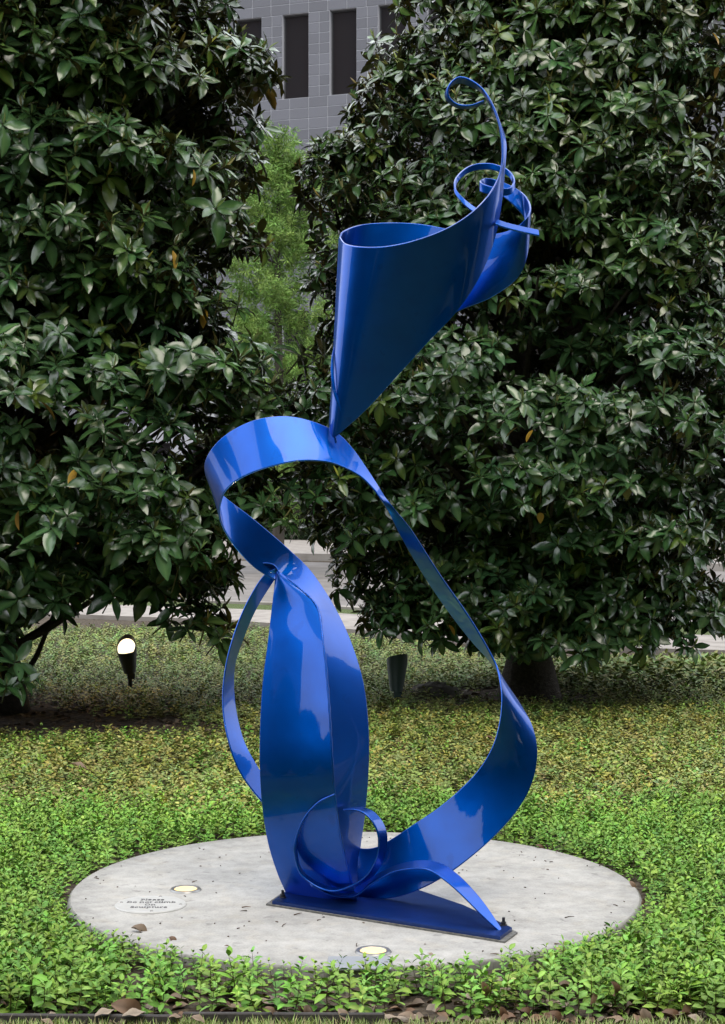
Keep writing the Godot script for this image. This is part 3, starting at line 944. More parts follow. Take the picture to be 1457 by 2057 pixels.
		for k in n:
			var e := Vector3(r.randf_range(-1, 1), 0, r.randf_range(-1, 1))
			if e.length() > 1.0:
				e = e.normalized()
			var off := side * e.x * 0.42 + outw * e.z * 0.30
			var p := c + off + Vector3.UP * (r.randf_range(-0.09, 0.09) - 0.10 * maxf(e.z, 0.0))
			var bottom: float = profile[0][0]
			if p.y < bottom and q < sprays + inner:
				p.y = bottom + r.randf() * 0.15
			var axis := (outw * r.randf_range(0.25, 0.95) + side * (e.x * 0.35 + r.randf_range(-0.3, 0.3)) + Vector3.UP * r.randf_range(0.35, 1.0)).normalized()
			places.append([p, axis, r.randf() * TAU, leaf_size * r.randf_range(0.62, 1.15), r.randi() % 10, depth])
	# the rosettes nearest the path stand as single leaves
	var order: Array = []
	for k in places.size():
		var p: Vector3 = places[k][0] + at
		var u := p.x / -p.z
		var v := (p.y - EYE) / -p.z
		if u > -0.21 and u < 0.21 and v < 0.285 and v > -0.13:
			order.append([-p.z, k, u, v])
	order.sort_custom(func(a, b): return a[0] < b[0])
	var chosen := {}
	var spots: Array = []
	var left := 272
	for item in order:
		if left <= 0:
			break
		var clear := true
		for s in spots:
			if absf(s.x - item[2]) < 0.013 and absf(s.y - item[3]) < 0.013:
				clear = false
				break
		if not clear:
			continue
		var pl: Array = places[item[1]]
		var plan: Array = plans[pl[4]]
		spots.append(Vector2(item[2], item[3]))
		chosen[item[1]] = true
		var base := Transform3D(facing(pl[1], pl[2]).scaled_local(Vector3.ONE * pl[3]), pl[0])
		for x in plan:
			if left <= 0:
				break
			var kk := r.randi() % 5
			var leaf := part("leaf", single_meshes[kk], root, base * x)
			leaf.material_override = tones[r.randi() % 5]
			left -= 1
	# a few yellowed leaves
	for k in 28:
		var pl: Array = places[order[mini(order.size() - 1, int(order.size() * 0.6 * pow(r.randf(), 1.8)))][1]]
		var b := Basis(Vector3.UP, r.randf() * TAU) * Basis(Vector3.RIGHT, r.randf_range(0.2, 1.4))
		part("leaf", yellow_mesh, root, Transform3D(b.scaled_local(Vector3.ONE * leaf_size * r.randf_range(0.55, 0.8)), pl[0] + Vector3(r.randf_range(-0.1, 0.1), -0.06, 0.14)))
	var sets: Array = []
	var tints: Array = []
	for k in 10:
		sets.append([])
		tints.append([])
	for k in places.size():
		if chosen.has(k):
			continue
		var pl: Array = places[k]
		sets[pl[4]].append(Transform3D(facing(pl[1], pl[2]).scaled_local(Vector3.ONE * pl[3]), pl[0]))
		var f := r.randf_range(0.65, 1.55)
		var olive: float = clampf((pl[0].y - 2.5) / 4.0, 0.0, 1.0) * r.randf() + (0.8 if r.randf() < 0.12 else 0.0)
		tints[pl[4]].append(Color(f * (r.randf_range(0.85, 1.1) + 0.6 * olive), f * (1.0 + 0.15 * olive), f * (r.randf_range(0.8, 1.2) - 0.3 * olive)))
	for k in 10:
		scatter("foliage" if k == 0 else "foliage_%03d" % k, rosettes[k], sets[k], tints[k], root)
	print(label, ": rosettes ", places.size(), " single ", 272 - left)


func build_magnolias() -> void:
	magnolia("dense dark magnolia on the left, over the lit ground spotlight", Vector3(-2.75, -0.04, -12.6), [[0.62, 1.4, 0], [0.8, 1.55, 0], [1.25, 1.6, 0], [1.55, 2.05, 0], [2.45, 2.3, 0], [2.85, 1.72, 0], [4.0, 1.75, 0], [5.0, 1.78, 0], [5.8, 1.6, 0], [6.6, 1.0, 0], [7.2, 0.3, 0]], 0.185, 0.15, 101, 560, 260, [Vector3(0.2, 0.46, 1.85), Vector3(-0.1, 0.42, 1.95), Vector3(1.6, 0.8, 0.7), Vector3(0.0, 0.7, 1.6)])
	magnolia("dense dark magnolia on the right, with its thick trunk base showing", Vector3(1.25, -0.04, -13.3), [[0.55, 1.0, 0.2], [0.7, 1.25, 0.2], [1.2, 1.4, 0.2], [1.55, 1.75, 0.05], [2.45, 1.9, 0.05], [2.85, 1.56, 0.1], [4.1, 1.56, 0.1], [4.7, 1.38, 0.24], [5.2, 1.12, 0.46], [6.2, 1.0, 0.46], [7.0, 0.3, 0.3]], 0.155, 0.15, 202, 560, 240, [Vector3(-0.8, 0.66, 0.75), Vector3(-1.05, 0.72, 0.5), Vector3(-0.4, 0.6, 0.9), Vector3(-1.1, 0.9, 0.7), Vector3(-0.8, 0.8, 0.9), Vector3(0.4, 0.56, 1.1), Vector3(0.0, 0.6, 1.1), Vector3(0.8, 0.6, 1.0), Vector3(1.2, 0.7, 0.8), Vector3(1.5, 0.75, 0.5)])


# ---------------------------------------------------------------- plants across the street
func build_far_plants() -> void:
	# feathery spray
	var m := Mesher.new()
	for k in 16:
		var d := Vector3(rng.randf_range(-1, 1), rng.randf_range(-0.5, 1), rng.randf_range(-1, 1)).normalized()
		var b := facing(d, rng.randf() * TAU)
		leaf_shape(m, Transform3D(b * Basis(Vector3.RIGHT, -PI / 2) * Basis.from_scale(Vector3.ONE * rng.randf_range(0.5, 1.0)), d * rng.randf_range(0.0, 0.7)), 2, 0.22, 0.2, 0.2, Color(0.17, 0.32, 0.07), Color(0.19, 0.35, 0.08), Color(0.17, 0.29, 0.07), 0.01)
	var spray := m.done(leaf_material(0.6, Color(0.5, 0.5, 0.2)))
	var bark := mat(Color(0.07, 0.06, 0.05), 0.95)
	var spec := [[Vector3(-1.65, 0, -33), 8.6, 1.9, "feathery light green young tree between the two magnolias"], [Vector3(-0.05, 0, -36), 9.4, 1.1, "feathery light green tree behind the right magnolia's edge"]]
	for s in spec:
		var root := thing("young_tree", s[3], "tree", s[0], 0.0)
		var o := Mesher.new()
		o.tube([Vector3(0, -0.05, 0), Vector3(0.05, s[1] * 0.3, 0.02), Vector3(0, s[1] * 0.65, 0.03), Vector3(0.02, s[1], 0)], [0.13, 0.1, 0.06, 0.01], 8)
		part("trunk", o.done(bark), root)
		var places: Array = []
		var tints: Array = []
		for b in 46:
			var f := pow(b / 46.0, 0.9)
			var y: float = s[1] * lerpf(0.12, 0.97, f)
			var reach: float = s[2] * (1.0 - 0.78 * f) * rng.randf_range(0.7, 1.15) + 0.15
			var th := b * 2.4 + rng.randf() * 0.6
			var tip := Vector3(cos(th) * reach, y + reach * 0.35, sin(th) * reach)
			if b % 2 == 0:
				var br := Mesher.new()
				br.tube([Vector3(0, y, 0), tip * 0.5 + Vector3(0, y * 0.5 + 0.05, 0), tip], [0.03, 0.02, 0.008], 5)
				part("branch", br.done(bark), root)
			for k in int(50 + 60 * reach):
				var q := pow(rng.randf(), 0.6)
				var p := Vector3(0, y, 0).lerp(tip, q) + Vector3(rng.randfn(), rng.randfn() * 0.7, rng.randfn()) * 0.16
				places.append(Transform3D(Basis(Vector3(rng.randf(), rng.randf(), rng.randf()).normalized(), rng.randf() * TAU).scaled(Vector3.ONE * rng.randf_range(0.08, 0.14)), p))
				var t := rng.randf_range(0.7, 1.4)
				tints.append(Color(t * rng.randf_range(0.9, 1.2), t, t * 0.9))
		scatter("foliage", spray, places, tints, root)
	# clipped hedge in front of the building
	var hm := Mesher.new()
	for k in 12:
		var d := Vector3(rng.randf_range(-1, 1), rng.randf_range(-0.2, 1), rng.randf_range(-1, 1)).normalized()
		leaf_shape(hm, Transform3D(facing(d, rng.randf() * TAU) * Basis(Vector3.RIGHT, -1.2), d * 0.3), 2, 0.5, 0.2, 0.2, Color(0.03, 0.06, 0.02), Color(0.04, 0.075, 0.025), Color(0.03, 0.05, 0.02), 0.01)
	var tuft := hm.done(leaf_material(0.5, Color.BLACK))
	var root := thing("hedge", "dark clipped hedge across the street in front of the grey building", "hedge", Vector3(1, 0, -50.5), deg_to_rad(-19.8))
	var places: Array = []
	var tints: Array = []
	for k in 9000:
		var x := rng.randf_range(-16, 16)
		var y := rng.randf_range(0.05, 2.1)
		var z := rng.randf_range(-0.9, 0.9)
		if rng.randf() < 0.75:
			if rng.randf() < 0.6:
				z = 0.9
			else:
				y = 2.1
		places.append(Transform3D(Basis(Vector3(rng.randf(), rng.randf(), rng.randf()).normalized(), rng.randf() * TAU).scaled(Vector3.ONE * rng.randf_range(0.12, 0.22)), Vector3(x, y + rng.randfn() * 0.06, z + rng.randfn() * 0.08)))
		var t := rng.randf_range(0.6, 1.5)
		tints.append(Color(t, t, t))
	scatter("foliage", tuft, places, tints, root)
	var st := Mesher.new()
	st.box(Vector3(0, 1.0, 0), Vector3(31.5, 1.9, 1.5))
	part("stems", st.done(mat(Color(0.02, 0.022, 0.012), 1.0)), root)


# ---------------------------------------------------------------- the sculpture
func build_sculpture() -> void:
	var paint := mat(Color(0.0001, 0.078, 0.43), 0.40, 1.0)
	paint.clearcoat_enabled = true
	paint.clearcoat = 0.62
	paint.clearcoat_roughness = 0.035
	paint.albedo_texture = noise_tex(0.012, 83, [[0.0, Color(0.78, 0.8, 0.84)], [0.5, Color(0.95, 0.95, 0.95)], [0.8, Color(1, 1, 1)], [0.86, Color(0.8, 0.8, 0.82)], [1.0, Color(0.75, 0.75, 0.78)]], 512, 6)
	paint.heightmap_enabled = true
	paint.heightmap_texture = grey_noise(0.02, 81, 256, 2)
	paint.uv1_triplanar = true
	paint.uv1_scale = Vector3.ONE * 1.2
	paint.heightmap_scale = 0.12
	var root := thing("ribbon_sculpture", "tall glossy blue sculpture of curling steel ribbons on a concrete pad", "sculpture", Vector3(0.06, 0, -6.6))
	part("horn", band(CURVES.horn_front, paint, 0.0095, 14, 8), root)
	part("spiral_sheet", band(CURVES.horn_rear, paint, 0.0095, 14, 8), root)
	part("long_ribbon", band(CURVES.main_ribbon, paint, 0.008, 12, 8), root)
	part("leaf_plate", band(CURVES.leaf_plate, paint, 0.008, 14, 10, 0.012, 0.02), root)
	part("back_strip", band(CURVES.back_strip, paint, 0.007, 6, 8), root)
	part("ring", band(CURVES.ring, paint, 0.008, 5, 8), root)
	part("foot", band(CURVES.foot, paint, 0.008, 6, 8), root)
	part("lip", band(CURVES.lip, paint, 0.005, 2, 6), root)
	part("collar", band(CURVES.collar, paint, 0.006, 3, 6), root)
	# weld bead down the ridge and lumps of weld at the joints
	var seam := Mesher.new()
	var pts: Array = []
	var radii: Array = []
	for k in 61:
		pts.append(spline(CURVES.leaf_plate[1], k / 6.0) + Vector3(0.001, 0, 0.004))
		radii.append(0.0042 + 0.0012 * sin(k * 2.3))
	seam.tube(pts, radii, 8)
	part("weld_seam", seam.done(paint), root)
	seam = Mesher.new()
	var joint: Vector3 = CURVES.horn_front[1][0]
	for k in 9:
		var q := joint + Vector3(0.004 + 0.0022 * k, 0.012 - 0.0075 * k, 0.022 + 0.002 * (k % 3))
		seam.tube([q + Vector3(0, 0.007, -0.004), q, q + Vector3(0, -0.007, -0.004)], [0.002, 0.006 + 0.001 * (k % 2), 0.002], 8)
	part("weld_bead", seam.done(paint), root)
	# base plate
	var plate_paint := paint.duplicate()
	plate_paint.albedo_color = Color(0.012, 0.05, 0.24).linear_to_srgb()
	plate_paint.clearcoat = 0.6
	plate_paint.roughness = 0.5
	plate_paint.clearcoat_roughness = 0.22
	var grout := world_tiled(mat(Color.WHITE, 0.95), noise_tex(0.05, 85, [[0.0, Color(0.06, 0.06, 0.06)], [1.0, Color(0.24, 0.24, 0.23)]], 256), 4.0)
	root_plate("base_plate", 0.0, 0.0065, 0.019, plate_paint, root)
	root_plate("grout_bed", 0.024, 0.0, 0.0065, grout, root)
	for b in BOLT_SPOTS:
		var o := Mesher.new()
		o.lathe([[0.0, 0.04], [0.007, 0.04], [0.008, 0.038], [0.008, 0.0], [0.0, 0.0]], 14)
		o.lathe([[0.0, 0.018], [0.012, 0.018], [0.0135, 0.017], [0.0135, 0.004]], 6)
		o.lathe([[0.0, 0.004], [0.018, 0.004], [0.019, 0.003], [0.019, 0.0]], 18)
		part("bolt", o.done(mat(Color(0.04, 0.04, 0.05), 0.5, 0.6)), root, Transform3D(Basis.from_scale(Vector3.ONE * 0.7), Vector3(b.x, 0.019, b.y)))


func root_plate(called: String, grow: float, y0: float, y1: float, m: Material, root: Node) -> void:
	var mid := Vector2.ZERO
	for p in BASE_OUTLINE:
		mid += p / BASE_OUTLINE.size()
	var ring: Array = []
	for p in BASE_OUTLINE:
		ring.append(p + (p - mid).normalized() * grow)
	var o := Mesher.new()
	var n := ring.size()
	for k in n:
		var a: Vector2 = ring[k]
		var b: Vector2 = ring[(k + 1) % n]
		o.tri(o.vert(Vector3(mid.x, y1, mid.y), Vector3.UP), o.vert(Vector3(a.x, y1, a.y), Vector3.UP), o.vert(Vector3(b.x, y1, b.y), Vector3.UP))
		var d := (b - a).normalized()
		var nn := Vector3(d.y, 0, -d.x)
		if nn.dot(Vector3(a.x - mid.x, 0, a.y - mid.y)) < 0:
			nn = -nn
		o.face(Vector3(a.x, y0, a.y), Vector3(b.x, y0, b.y), Vector3(b.x, y1, b.y), Vector3(a.x, y1, a.y), nn)
	part(called, o.done(m), root)


# ---------------------------------------------------------------- lamps, plaque, cover, stone
func build_fittings() -> void:
	var metal := mat(Color(0.3, 0.3, 0.3), 0.4, 0.8)
	var glow := mat(Color(0.3, 0.28, 0.22), 0.3)
	glow.emission_enabled = true
	glow.emission = Color(1.0, 0.80, 0.46)
	glow.emission_energy_multiplier = 0.75
	var names := ["lit round ground light behind the white plaque", "lit round ground light at the front of the pad"]
	var spots := [Vector3(-0.708, 0, -6.79), Vector3(0.037, 0, -5.88)]
	for k in 2:
		var root := thing("ground_light", names[k], "ground light", spots[k], 0.0, "ground lights set in the pad")
		var o := Mesher.new()
		o.lathe([[0.045, 0.004], [0.048, 0.007], [0.059, 0.007], [0.064, 0.0005]], 36)
		part("trim_ring", o.done(metal), root)
		o = Mesher.new()
		o.lathe([[0.0, 0.010], [0.02, 0.0095], [0.036, 0.007], [0.0455, 0.004]], 32)
		part("lens", o.done(glow), root)
		var l := SpotLight3D.new()
		l.name = "lamp"
		l.light_energy = 0.25
		l.light_color = Color(1.0, 0.86, 0.62)
		l.light_size = 0.04
		l.spot_angle = 60
		l.spot_range = 8
		l.spot_attenuation = 2
		l.shadow_enabled = true
		root.add_child(l)
		l.position = Vector3(0, 0.02, 0)
		l.rotation.x = PI / 2

	# round plaque
	var root := thing("plaque", "round white plaque asking people not to climb on the sculpture", "plaque", Vector3(-0.817, 0, -6.54))
	var o := Mesher.new()
	o.lathe([[0.0, 0.006], [0.134, 0.006], [0.137, 0.003], [0.137, 0.0]], 64)
	part("plate", o.done(world_tiled(mat(Color.WHITE, 0.4), noise_tex(0.02, 91, [[0.0, Color(0.49, 0.49, 0.485)], [1.0, Color(0.57, 0.57, 0.56)]], 256), 3.0)), root)
	var ink := mat(Color(0.1, 0.1, 0.11), 0.6)
	var font := SystemFont.new()
	font.font_names = PackedStringArray(["Droid Serif"])
	font.font_italic = true
	var lines := ["Please", "Do not climb", "On", "Sculpture"]
	for k in 4:
		var tm := TextMesh.new()
		tm.text = lines[k]
		tm.font = font
		tm.font_size = 32
		tm.pixel_size = 0.00098
		tm.depth = 0.001
		tm.material = ink
		part("lettering", tm, root, Transform3D(Basis(Vector3.RIGHT, -PI / 2), Vector3(0.0, 0.0068, -0.062 + k * 0.039)))
	for a in [0.1, PI / 2 - 0.15, PI + 0.15, -PI / 2 + 0.2]:
		var s := Mesher.new()
		s.lathe([[0.0, 0.004], [0.004, 0.0035], [0.007, 0.0]], 12)
		part("screw", s.done(metal), root, Transform3D(Basis(), Vector3(cos(a) * 0.117, 0.006, sin(a) * 0.117)))

	# service cover
	var cov := thing("service_cover", "flat blue grey rectangular cover set in the pad by the front ground light", "cover", Vector3(-0.01, 0, -5.73))
	o = Mesher.new()
	o.box(Vector3(0, 0.002, 0), Vector3(0.215, 0.008, 0.15), Basis(), Color.WHITE, 0.002)
	part("lid", o.done(mat(Color(0.30, 0.32, 0.35), 0.5)), cov)
	for s in [-1.0, 1.0]:
		o = Mesher.new()
		o.lathe([[0.0, 0.003], [0.006, 0.002], [0.007, 0.0]], 12)
		part("screw", o.done(metal), cov, Transform3D(Basis(), Vector3(s * 0.09, 0.006, 0.0)))

	# landscape spotlights
	var green := mat(Color(0.022, 0.046, 0.042), 0.5)
	var black := mat(Color(0.012, 0.012, 0.013), 0.5)
	landscape_light("spotlight", "lit dark spotlight on a stake under the left magnolia", Vector3(-1.9, 0, -13.87), 0.08, 0.23, deg_to_rad(10), -0.12, black, true)
	landscape_light("spotlight", "unlit green spotlight on a stake in front of the right magnolia", Vector3(0.26, 0, -13.05), 0.08, 0.27, deg_to_rad(-6), 0.03, green, false)

	# half sunk stone
	var st := Mesher.new()
	var rows: Array = []
	var nz := noise(1.1, 95, 3)
	for a in 9:
		var row: Array = []
		var lat := PI / 2 * a / 8.0
		for b in 25:
			var th := TAU * b / 24.0
			var d := Vector3(cos(th) * cos(lat), sin(lat), sin(th) * cos(lat))
			row.append(d * Vector3(0.21, 0.10, 0.15) * (1.0 + 0.25 * nz.get_noise_3d(d.x * 2, d.y * 2, d.z * 2)))
		rows.append(row)
	st.sheet(rows, [])
	var stone := part("stone", st.done(world_tiled(mat(Color.WHITE, 0.95), noise_tex(0.05, 96, [[0.0, Color(0.08, 0.075, 0.065)], [1.0, Color(0.2, 0.19, 0.17)]], 256), 4.0)), self, Transform3D(Basis(), Vector3(0.57, -0.03, -13.5)))
	tag(stone, "low grey stone lying between the green spotlight and the right trunk", "stone")


func landscape_light(called: String, label: String, at: Vector3, rad: float, high: float, lean: float, tilt: float, m: Material, lit: bool) -> void:
	var root := thing(called, label, "spotlight", at)
	var o := Mesher.new()
	o.tube([Vector3(0, -0.05, 0), Vector3(0, 0.11 if lit else 0.05, 0)], [0.02, 0.02], 10)
	o.box(Vector3(0.012, 0.085 if lit else 0.03, 0.02), Vector3(0.062, 0.05, 0.05), Basis(), Color.WHITE, 0.006)
	part("stake", o.done(m), root)
	var b := Basis(Vector3.BACK, -tilt) * Basis(Vector3.RIGHT, lean)
	var lift := Transform3D(b, Vector3(0, 0.105 if lit else 0.05, 0))
	# body: narrow foot, wide mouth cut on a slant
	o = Mesher.new()
	var segs := 36
	var prof := [[0.40, 0.0], [0.6, 0.03], [0.74, 0.25], [0.88, 0.55], [0.97, 0.74], [1.0, 0.78], [1.02, 0.80], [1.0, 0.82], [1.0, 1.0]]
	for inside in [false, true]:
		for k in prof.size() - 1:
			var first := o.v.size()
			for j in segs + 1:
				var a := TAU * j / segs
				for e in 2:
					var pr: Array = prof[k + e]
					var rr: float = rad * pr[0] * (0.95 if inside else 1.0)
					var slant := ((0.34 if lit else -0.05) * sin(-a) + (0.05 if lit else 0.06) * cos(a)) * smoothstep(0.82, 1.0, pr[1])
					var y: float = high * (pr[1] + slant)
					var nn := Vector3(cos(a), 0.0, sin(a)) * (-1.0 if inside else 1.0)
					o.vert(Vector3(cos(a) * rr, y, sin(a) * rr), nn)
			for j in segs:
				var f := first + j * 2
				o.quad(f, f + 1, f + 3, f + 2)
	part("housing", o.done(m), root, lift)
	o = Mesher.new()
	var lens_at := Transform3D(Basis(Vector3.RIGHT, deg_to_rad(42 if lit else 0)) * Basis.from_scale(Vector3(1, 1, 1.25 if lit else 1.0)), Vector3(0, high * (0.93 if lit else 0.8), 0))
	o.lathe([[0.0, 0.004], [rad * 0.6, 0.003], [rad * 0.92, 0.0]], 32)
	if lit:
		var glow := mat(Color(0.9, 0.9, 0.85), 0.3)
		glow.emission_enabled = true
		glow.emission = Color(1.0, 0.95, 0.82)
		glow.emission_energy_multiplier = 0.6
		part("lens", o.done(glow), root, lift * lens_at)
		var l := SpotLight3D.new()
		l.name = "lamp"
		l.light_energy = 9.0
		l.light_color = Color(1.0, 0.8, 0.5)
		l.light_size = 0.05
		l.spot_angle = 42
		l.spot_range = 10
		l.spot_attenuation = 2
		l.shadow_enabled = true
		root.add_child(l)
		l.transform = lift * Transform3D(Basis(Vector3.RIGHT, PI / 2), Vector3(0, high * 1.3, 0.03))
	else:
		part("lens", o.done(mat(Color(0.1, 0.11, 0.11), 0.1)), root, lift * lens_at)


# ---------------------------------------------------------------- ground cover and lawn
func sprig(r: RandomNumberGenerator, pairs: int, top: Color, rib: Color, under: Color, m: Material, spread: float) -> ArrayMesh:
	# unit height about 1
	var o := Mesher.new()
	var lean := Vector3(r.randf_range(-0.3, 0.3), 0, r.randf_range(-0.3, 0.3)) * spread
	var pts: Array = []
	for k in 4:
		var s := k / 3.0
		pts.append(Vector3(0, s, 0) + lean * s * s)
	o.tube(pts, [0.018, 0.016, 0.012, 0.006], 3, Color(0.09, 0.08, 0.03))
	var turn := r.randf() * TAU
	for k in pairs:
		var s := lerpf(0.14, 1.0, float(k) / maxf(1.0, pairs - 1))
		turn += PI / 2 + r.randf_range(-0.4, 0.4)
		for side in 2:
			var th := turn + side * PI
			var rise := lerpf(0.05, 0.9, s * s) + r.randf_range(-0.35, 0.3)
			var radial := Vector3(cos(th), 0, sin(th))
			var dir := (radial * cos(rise) + Vector3.UP * sin(rise)).normalized()
			var nn := (Vector3.UP * cos(rise) - radial * sin(rise)).rotated(dir, r.randf_range(-0.5, 0.5))
			var x := nn.cross(dir).normalized()
			var size := lerpf(0.46, 0.26, maxf(0.0, s * 1.4 - 0.4)) * r.randf_range(0.8, 1.2)
			var t := r.randf_range(0.8, 1.2) * lerpf(0.85, 1.15, s)
			leaf_shape(o, Transform3D(Basis(x, nn, dir) * Basis.from_scale(Vector3.ONE * size), spline(pts, s * 3.0) + dir * 0.03), 3, r.randf_range(0.46, 0.6), r.randf_range(0.1, 0.6), r.randf_range(0.1, 0.35), top * t, rib * t, under * t, 0.004)
	return o.done(m)


func build_cover() -> void:
	var r := RandomNumberGenerator.new()
	r.seed = 909
	var lm := leaf_material(0.52, Color(0.5, 0.5, 0.2))
	lm.metallic_specular = 0.35
	var fresh: Array = []
	var old: Array = []
	for k in 6:
		fresh.append(sprig(r, 5 + k % 3, Color(0.175, 0.37, 0.05), Color(0.23, 0.42, 0.09), Color(0.19, 0.32, 0.075), lm, 1.0))
		old.append(sprig(r, 5 + k % 2, Color(0.32, 0.345, 0.10), Color(0.40, 0.42, 0.16), Color(0.30, 0.31, 0.12), lm, 1.6))
	var patch := noise(0.55, 301, 3)
	var fine := noise(2.2, 302, 2)
	var sets_f: Array = []
	var tint_f: Array = []
	var sets_o: Array = []
	var tint_o: Array = []
	for k in 6:
		sets_f.append([])
		tint_f.append([])
		sets_o.append([])
		tint_o.append([])
	var z := -5.2
	while z > -20.5:
		var near := -z
		var step := lerpf(0.037, 0.047, clampf((near - 5.2) / 4.0, 0.0, 1.0)) if near < 12.0 else lerpf(0.047, 0.08, clampf((near - 12.0) / 6.0, 0.0, 1.0))
		var half := near * 0.26 + 0.7
		var x := -half
		while x < half:
			var p := Vector3(x + r.randf_range(-0.6, 0.6) * step, -0.035, z + r.randf_range(-0.6, 0.6) * step)
			x += step
			var d := Vector2(p.x - PAD.x, p.z - PAD.z).length()
			var a := patch.get_noise_2d(p.x, p.z)
			var f := fine.get_noise_2d(p.x, p.z)
			if d < PAD_R + 0.015 + 0.05 * absf(f):
				continue
			# stay off the pavement
			if p.z < -15.0 and p.z < -20.3 + 1.15 * clampf(p.x + 1.2, 0.0, 3.2) + 0.3:
				continue
			if p.z > -5.24:
				continue
			# a thin band of litter by the front of the slab, dark soil under the left tree
			var keep := 1.0
			if p.z > -5.75 and absf(p.x + 0.05) < 0.75:
				keep = 0.42 + 0.35 * f
			if p.z > -5.42:
				keep *= 0.75
			var soil := exp(-pow((p.x + 1.75) / 1.3, 2.0) - pow((p.z + 11.6) / 0.85, 2.0)) + exp(-pow((p.x + 2.7) / 1.0, 2.0) - pow((p.z + 12.3) / 1.0, 2.0))
			soil += 1.1 * exp(-pow((p.x - 0.9) / 0.85, 2.0) - pow((p.z + 13.5) / 0.7, 2.0))
			keep *= clampf(1.15 - soil * 1.15 + a * 0.5, 0.0, 1.0)
			if near > 9.0:
				keep *= 0.9 + 0.35 * f
			if r.randf() > keep:
				continue
			var lush := smoothstep(9.05, 8.45, near + a * 0.5) if absf(p.x) < 2.6 else smoothstep(9.0, 8.2, near + a * 0.6)
			var green := r.randf() < lush * (0.95 + 0.1 * f) + 0.05 + (0.3 if a > 0.42 and near < 11.0 else 0.0)
			var tall := 0.0
			var k := r.randi() % 6
			var b := Basis(Vector3.UP, r.randf() * TAU)
			b = Basis(Vector3(r.randf_range(-1, 1), 0, r.randf_range(-1, 1)).normalized(), r.randf_range(0.0, 0.4)) * b
			var t := r.randf_range(0.75, 1.25) * (1.0 + 0.25 * a) * lerpf(1.0, 0.8, smoothstep(11.8, 13.5, near))
			if green:
				tall = r.randf_range(0.058, 0.092)
				if near < 6.6:
					tall *= lerpf(1.25, 1.0, clampf((near - 5.4) / 1.2, 0.0, 1.0))
				if r.randf() < 0.05:
					tall *= 1.35
				if d < PAD_R + 0.12:
					tall *= 0.75
				sets_f[k].append(Transform3D(b.scaled_local(Vector3.ONE * tall), p))
				tint_f[k].append(Color(t * r.randf_range(0.8, 1.3), t, t * r.randf_range(0.7, 1.2)))
			else:
				tall = r.randf_range(0.05, 0.082) + 0.015 * a
				# the low mound by the sidewalk at the right
				tall += 0.13 * exp(-pow((p.x - 2.9) / 1.6, 2.0) - pow((p.z + 14.6) / 0.9, 2.0)) * r.randf_range(0.5, 1.2)
				sets_o[k].append(Transform3D(b.scaled_local(Vector3(1.4, 0.85, 1.4) * tall), p))
				tint_o[k].append(Color(t * r.randf_range(0.65, 1.2) * lerpf(1.0, 0.92, smoothstep(11.5, 13.5, near)), t * r.randf_range(0.9, 1.1), t * r.randf_range(0.6, 1.2)))
		z -= step
	var root := thing("ground_cover", "leafy low ground cover round the pad, bright green in front and olive behind", "ground cover")
	root.set_meta("kind", "stuff")
	var total := 0
	for k in 6:
		scatter("fresh_leaves" if k == 0 else "fresh_leaves_%03d" % k, fresh[k], sets_f[k], tint_f[k], root)
		scatter("olive_leaves" if k == 0 else "olive_leaves_%03d" % k, old[k], sets_o[k], tint_o[k], root)
		total += sets_f[k].size() + sets_o[k].size()
	print("sprigs ", total)

	# lawn blades in front, verge blades by the street
	var blade := mat(Color.WHITE, 0.6)
	blade.vertex_color_use_as_albedo = true
	blade.backlight_enabled = true
	blade.backlight = Color(0.4, 0.4, 0.2)
	var tufts: Array = []
	for k in 4:
		var o := Mesher.new()
		for q in 14:
			var th := r.randf() * TAU
			var base := Vector3(r.randf_range(-1, 1), 0, r.randf_range(-1, 1)) * 0.5
			var out := Vector3(cos(th), 0, sin(th))
			var side := Vector3(-sin(th), 0, cos(th)) * 0.045
			var h := r.randf_range(0.6, 1.1)
			var bend := r.randf_range(0.1, 0.7)
			var c := Color(0.2, 0.28, 0.075) * r.randf_range(0.8, 1.5) if r.randf() < 0.8 else Color(0.34, 0.3, 0.15)
			var m1 := base + out * bend * 0.35 + Vector3.UP * h * 0.6
			var tip := base + out * bend + Vector3.UP * h
			var nn := (out.rotated(Vector3.UP, 0.0) * -0.7 + Vector3.UP * 0.7).normalized()
			o.face(base - side, base + side, m1 + side * 0.8, m1 - side * 0.8, nn, c)
			o.tri(o.vert(m1 - side * 0.8, nn, Vector2.ZERO, c), o.vert(m1 + side * 0.8, nn, Vector2.ZERO, c), o.vert(tip, nn, Vector2.ZERO, c))
		tufts.append(o.done(blade))
	var places: Array = []
	var tints: Array = []
	for k in 4:
		places.append([])
		tints.append([])
	for q in 5200:
		var p := Vector3(r.randf_range(-1.7, 1.7), -0.03, r.randf_range(-5.15, -4.2))
		var k := r.randi() % 4
		places[k].append(Transform3D(Basis(Vector3.UP, r.randf() * TAU).scaled(Vector3.ONE * r.randf_range(0.024, 0.045)), p))
		var t := r.randf_range(0.8, 1.25)
		tints[k].append(Color(t, t, t))
	var g := thing("lawn_grass", "short lawn grass along the front of the planting bed", "grass")
	g.set_meta("kind", "stuff")
	for k in 4:
		scatter("blades" if k == 0 else "blades_%03d" % k, tufts[k], places[k], tints[k], g)


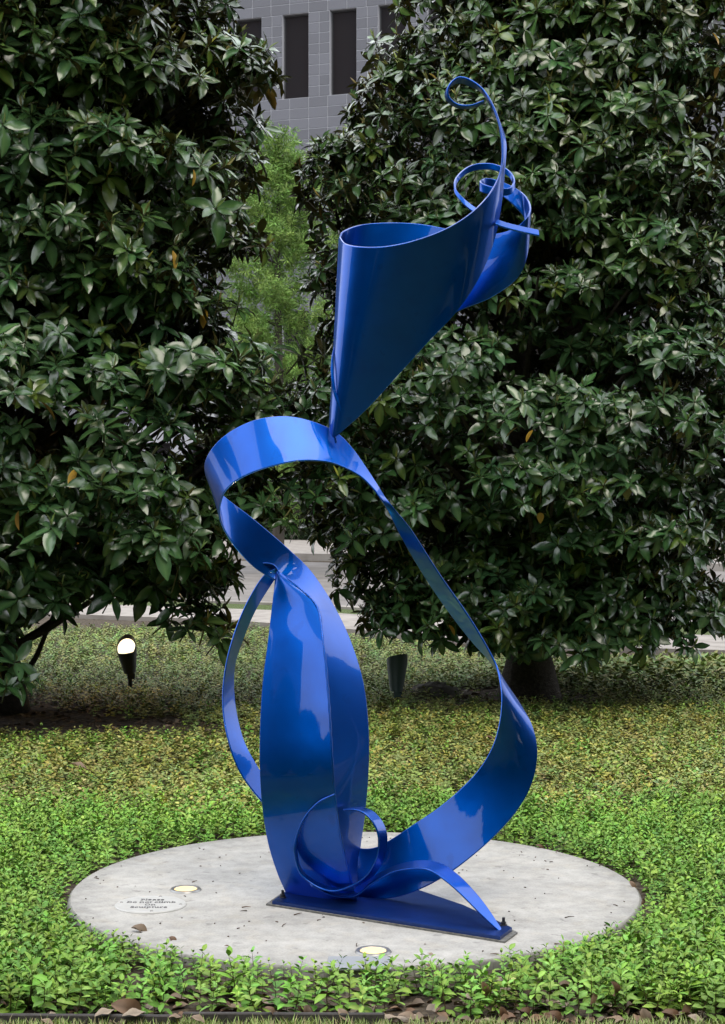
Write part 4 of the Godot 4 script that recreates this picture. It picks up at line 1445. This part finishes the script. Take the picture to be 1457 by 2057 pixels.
# ---------------------------------------------------------------- fallen leaves and twigs
func build_litter() -> void:
	var r := RandomNumberGenerator.new()
	r.seed = 515
	var meshes: Array = []
	for k in 5:
		var o := Mesher.new()
		var c: Color = [Color(0.20, 0.12, 0.07), Color(0.27, 0.19, 0.13), Color(0.16, 0.09, 0.05), Color(0.34, 0.27, 0.2), Color(0.22, 0.16, 0.11)][k]
		leaf_shape(o, Transform3D(Basis(), Vector3.ZERO), 8, 0.4 + 0.03 * k, [1.3, 0.5, 1.8, 0.3, 0.9][k], [0.3, 0.5, 0.7, 0.25, 0.9][k], c, c * 0.6, c * 1.15, 0.012, 0.25)
		meshes.append(o.done(leaf_material(0.6, Color.BLACK)))
	var edge := "dead magnolia leaves along the lawn edge"
	for d in DEAD_LEAVES:
		var b := Basis(Vector3.UP, d[3]) * Basis(Vector3.BACK, d[6]) * Basis(Vector3.RIGHT, d[5])
		var o := part("dead_leaf", meshes[d[4]], self, Transform3D(b.scaled_local(Vector3.ONE * d[2] * 0.86), Vector3(d[0], d[7], d[1])))
		tag(o, d[8], "dead leaf", edge if d[1] > -5.6 else "dead leaves lying on the pad and in the ground cover")
	# twigs and crumbs on the slab
	var o := Mesher.new()
	for k in 130:
		var th := r.randf() * TAU
		var rad := PAD_R * sqrt(r.randf()) * 0.98
		var p := PAD + Vector3(cos(th) * rad, 0.002, sin(th) * rad)
		if p.z > -6.0 and r.randf() < 0.5:
			p.z -= 0.0
		var len := r.randf_range(0.003, 0.012) if r.randf() < 0.75 else r.randf_range(0.015, 0.04)
		var a := r.randf() * TAU
		var q := p + Vector3(cos(a), 0.12, sin(a)) * len
		o.tube([p, p.lerp(q, 0.5) + Vector3(r.randf_range(-0.2, 0.2), 0.1, r.randf_range(-0.2, 0.2)) * len * 0.5, q], [0.0022, 0.0018, 0.001], 4, Color(0.07, 0.045, 0.03) * r.randf_range(0.6, 1.8))
	var lit := part("leaf_litter", o.done(leaf_material(0.9, Color.BLACK)), self)
	tag(lit, "small dark twigs and crumbs scattered over the concrete pad", "litter", "", "stuff")
	# brown litter under the plants
	var places: Array = []
	var tints: Array = []
	for k in 1300:
		var p := Vector3.ZERO
		if k < 330:
			p = Vector3(r.randf_range(-1.4, 1.4), -0.025, -5.17 - 0.4 * pow(r.randf(), 1.8))
		else:
			p = Vector3(-1.7 + r.randfn() * 1.3, -0.03, -11.8 + r.randfn() * 0.9) if k % 3 else Vector3(1.0 + r.randfn() * 1.0, -0.03, -13.4 + r.randfn() * 0.7)
		if Vector2(p.x - PAD.x, p.z - PAD.z).length() < PAD_R + 0.03:
			continue
		places.append(Transform3D((Basis(Vector3.UP, r.randf() * TAU) * Basis(Vector3.RIGHT, r.randf_range(-0.5, 0.5))).scaled(Vector3.ONE * r.randf_range(0.03, 0.10)), p))
		var t := r.randf_range(0.5, 1.3)
		tints.append(Color(t, t, t))
	var holder := Node3D.new()
	holder.name = numbered("leaf_litter")
	add_child(holder)
	for k in 5:
		var some: Array = []
		var their: Array = []
		for q in places.size():
			if q % 5 == k:
				some.append(places[q])
				their.append(tints[q])
		scatter("leaves_%03d" % k, meshes[k], some, their, holder)
	tag(holder, "brown leaf litter on the soil under the trees and plants", "litter", "", "stuff")
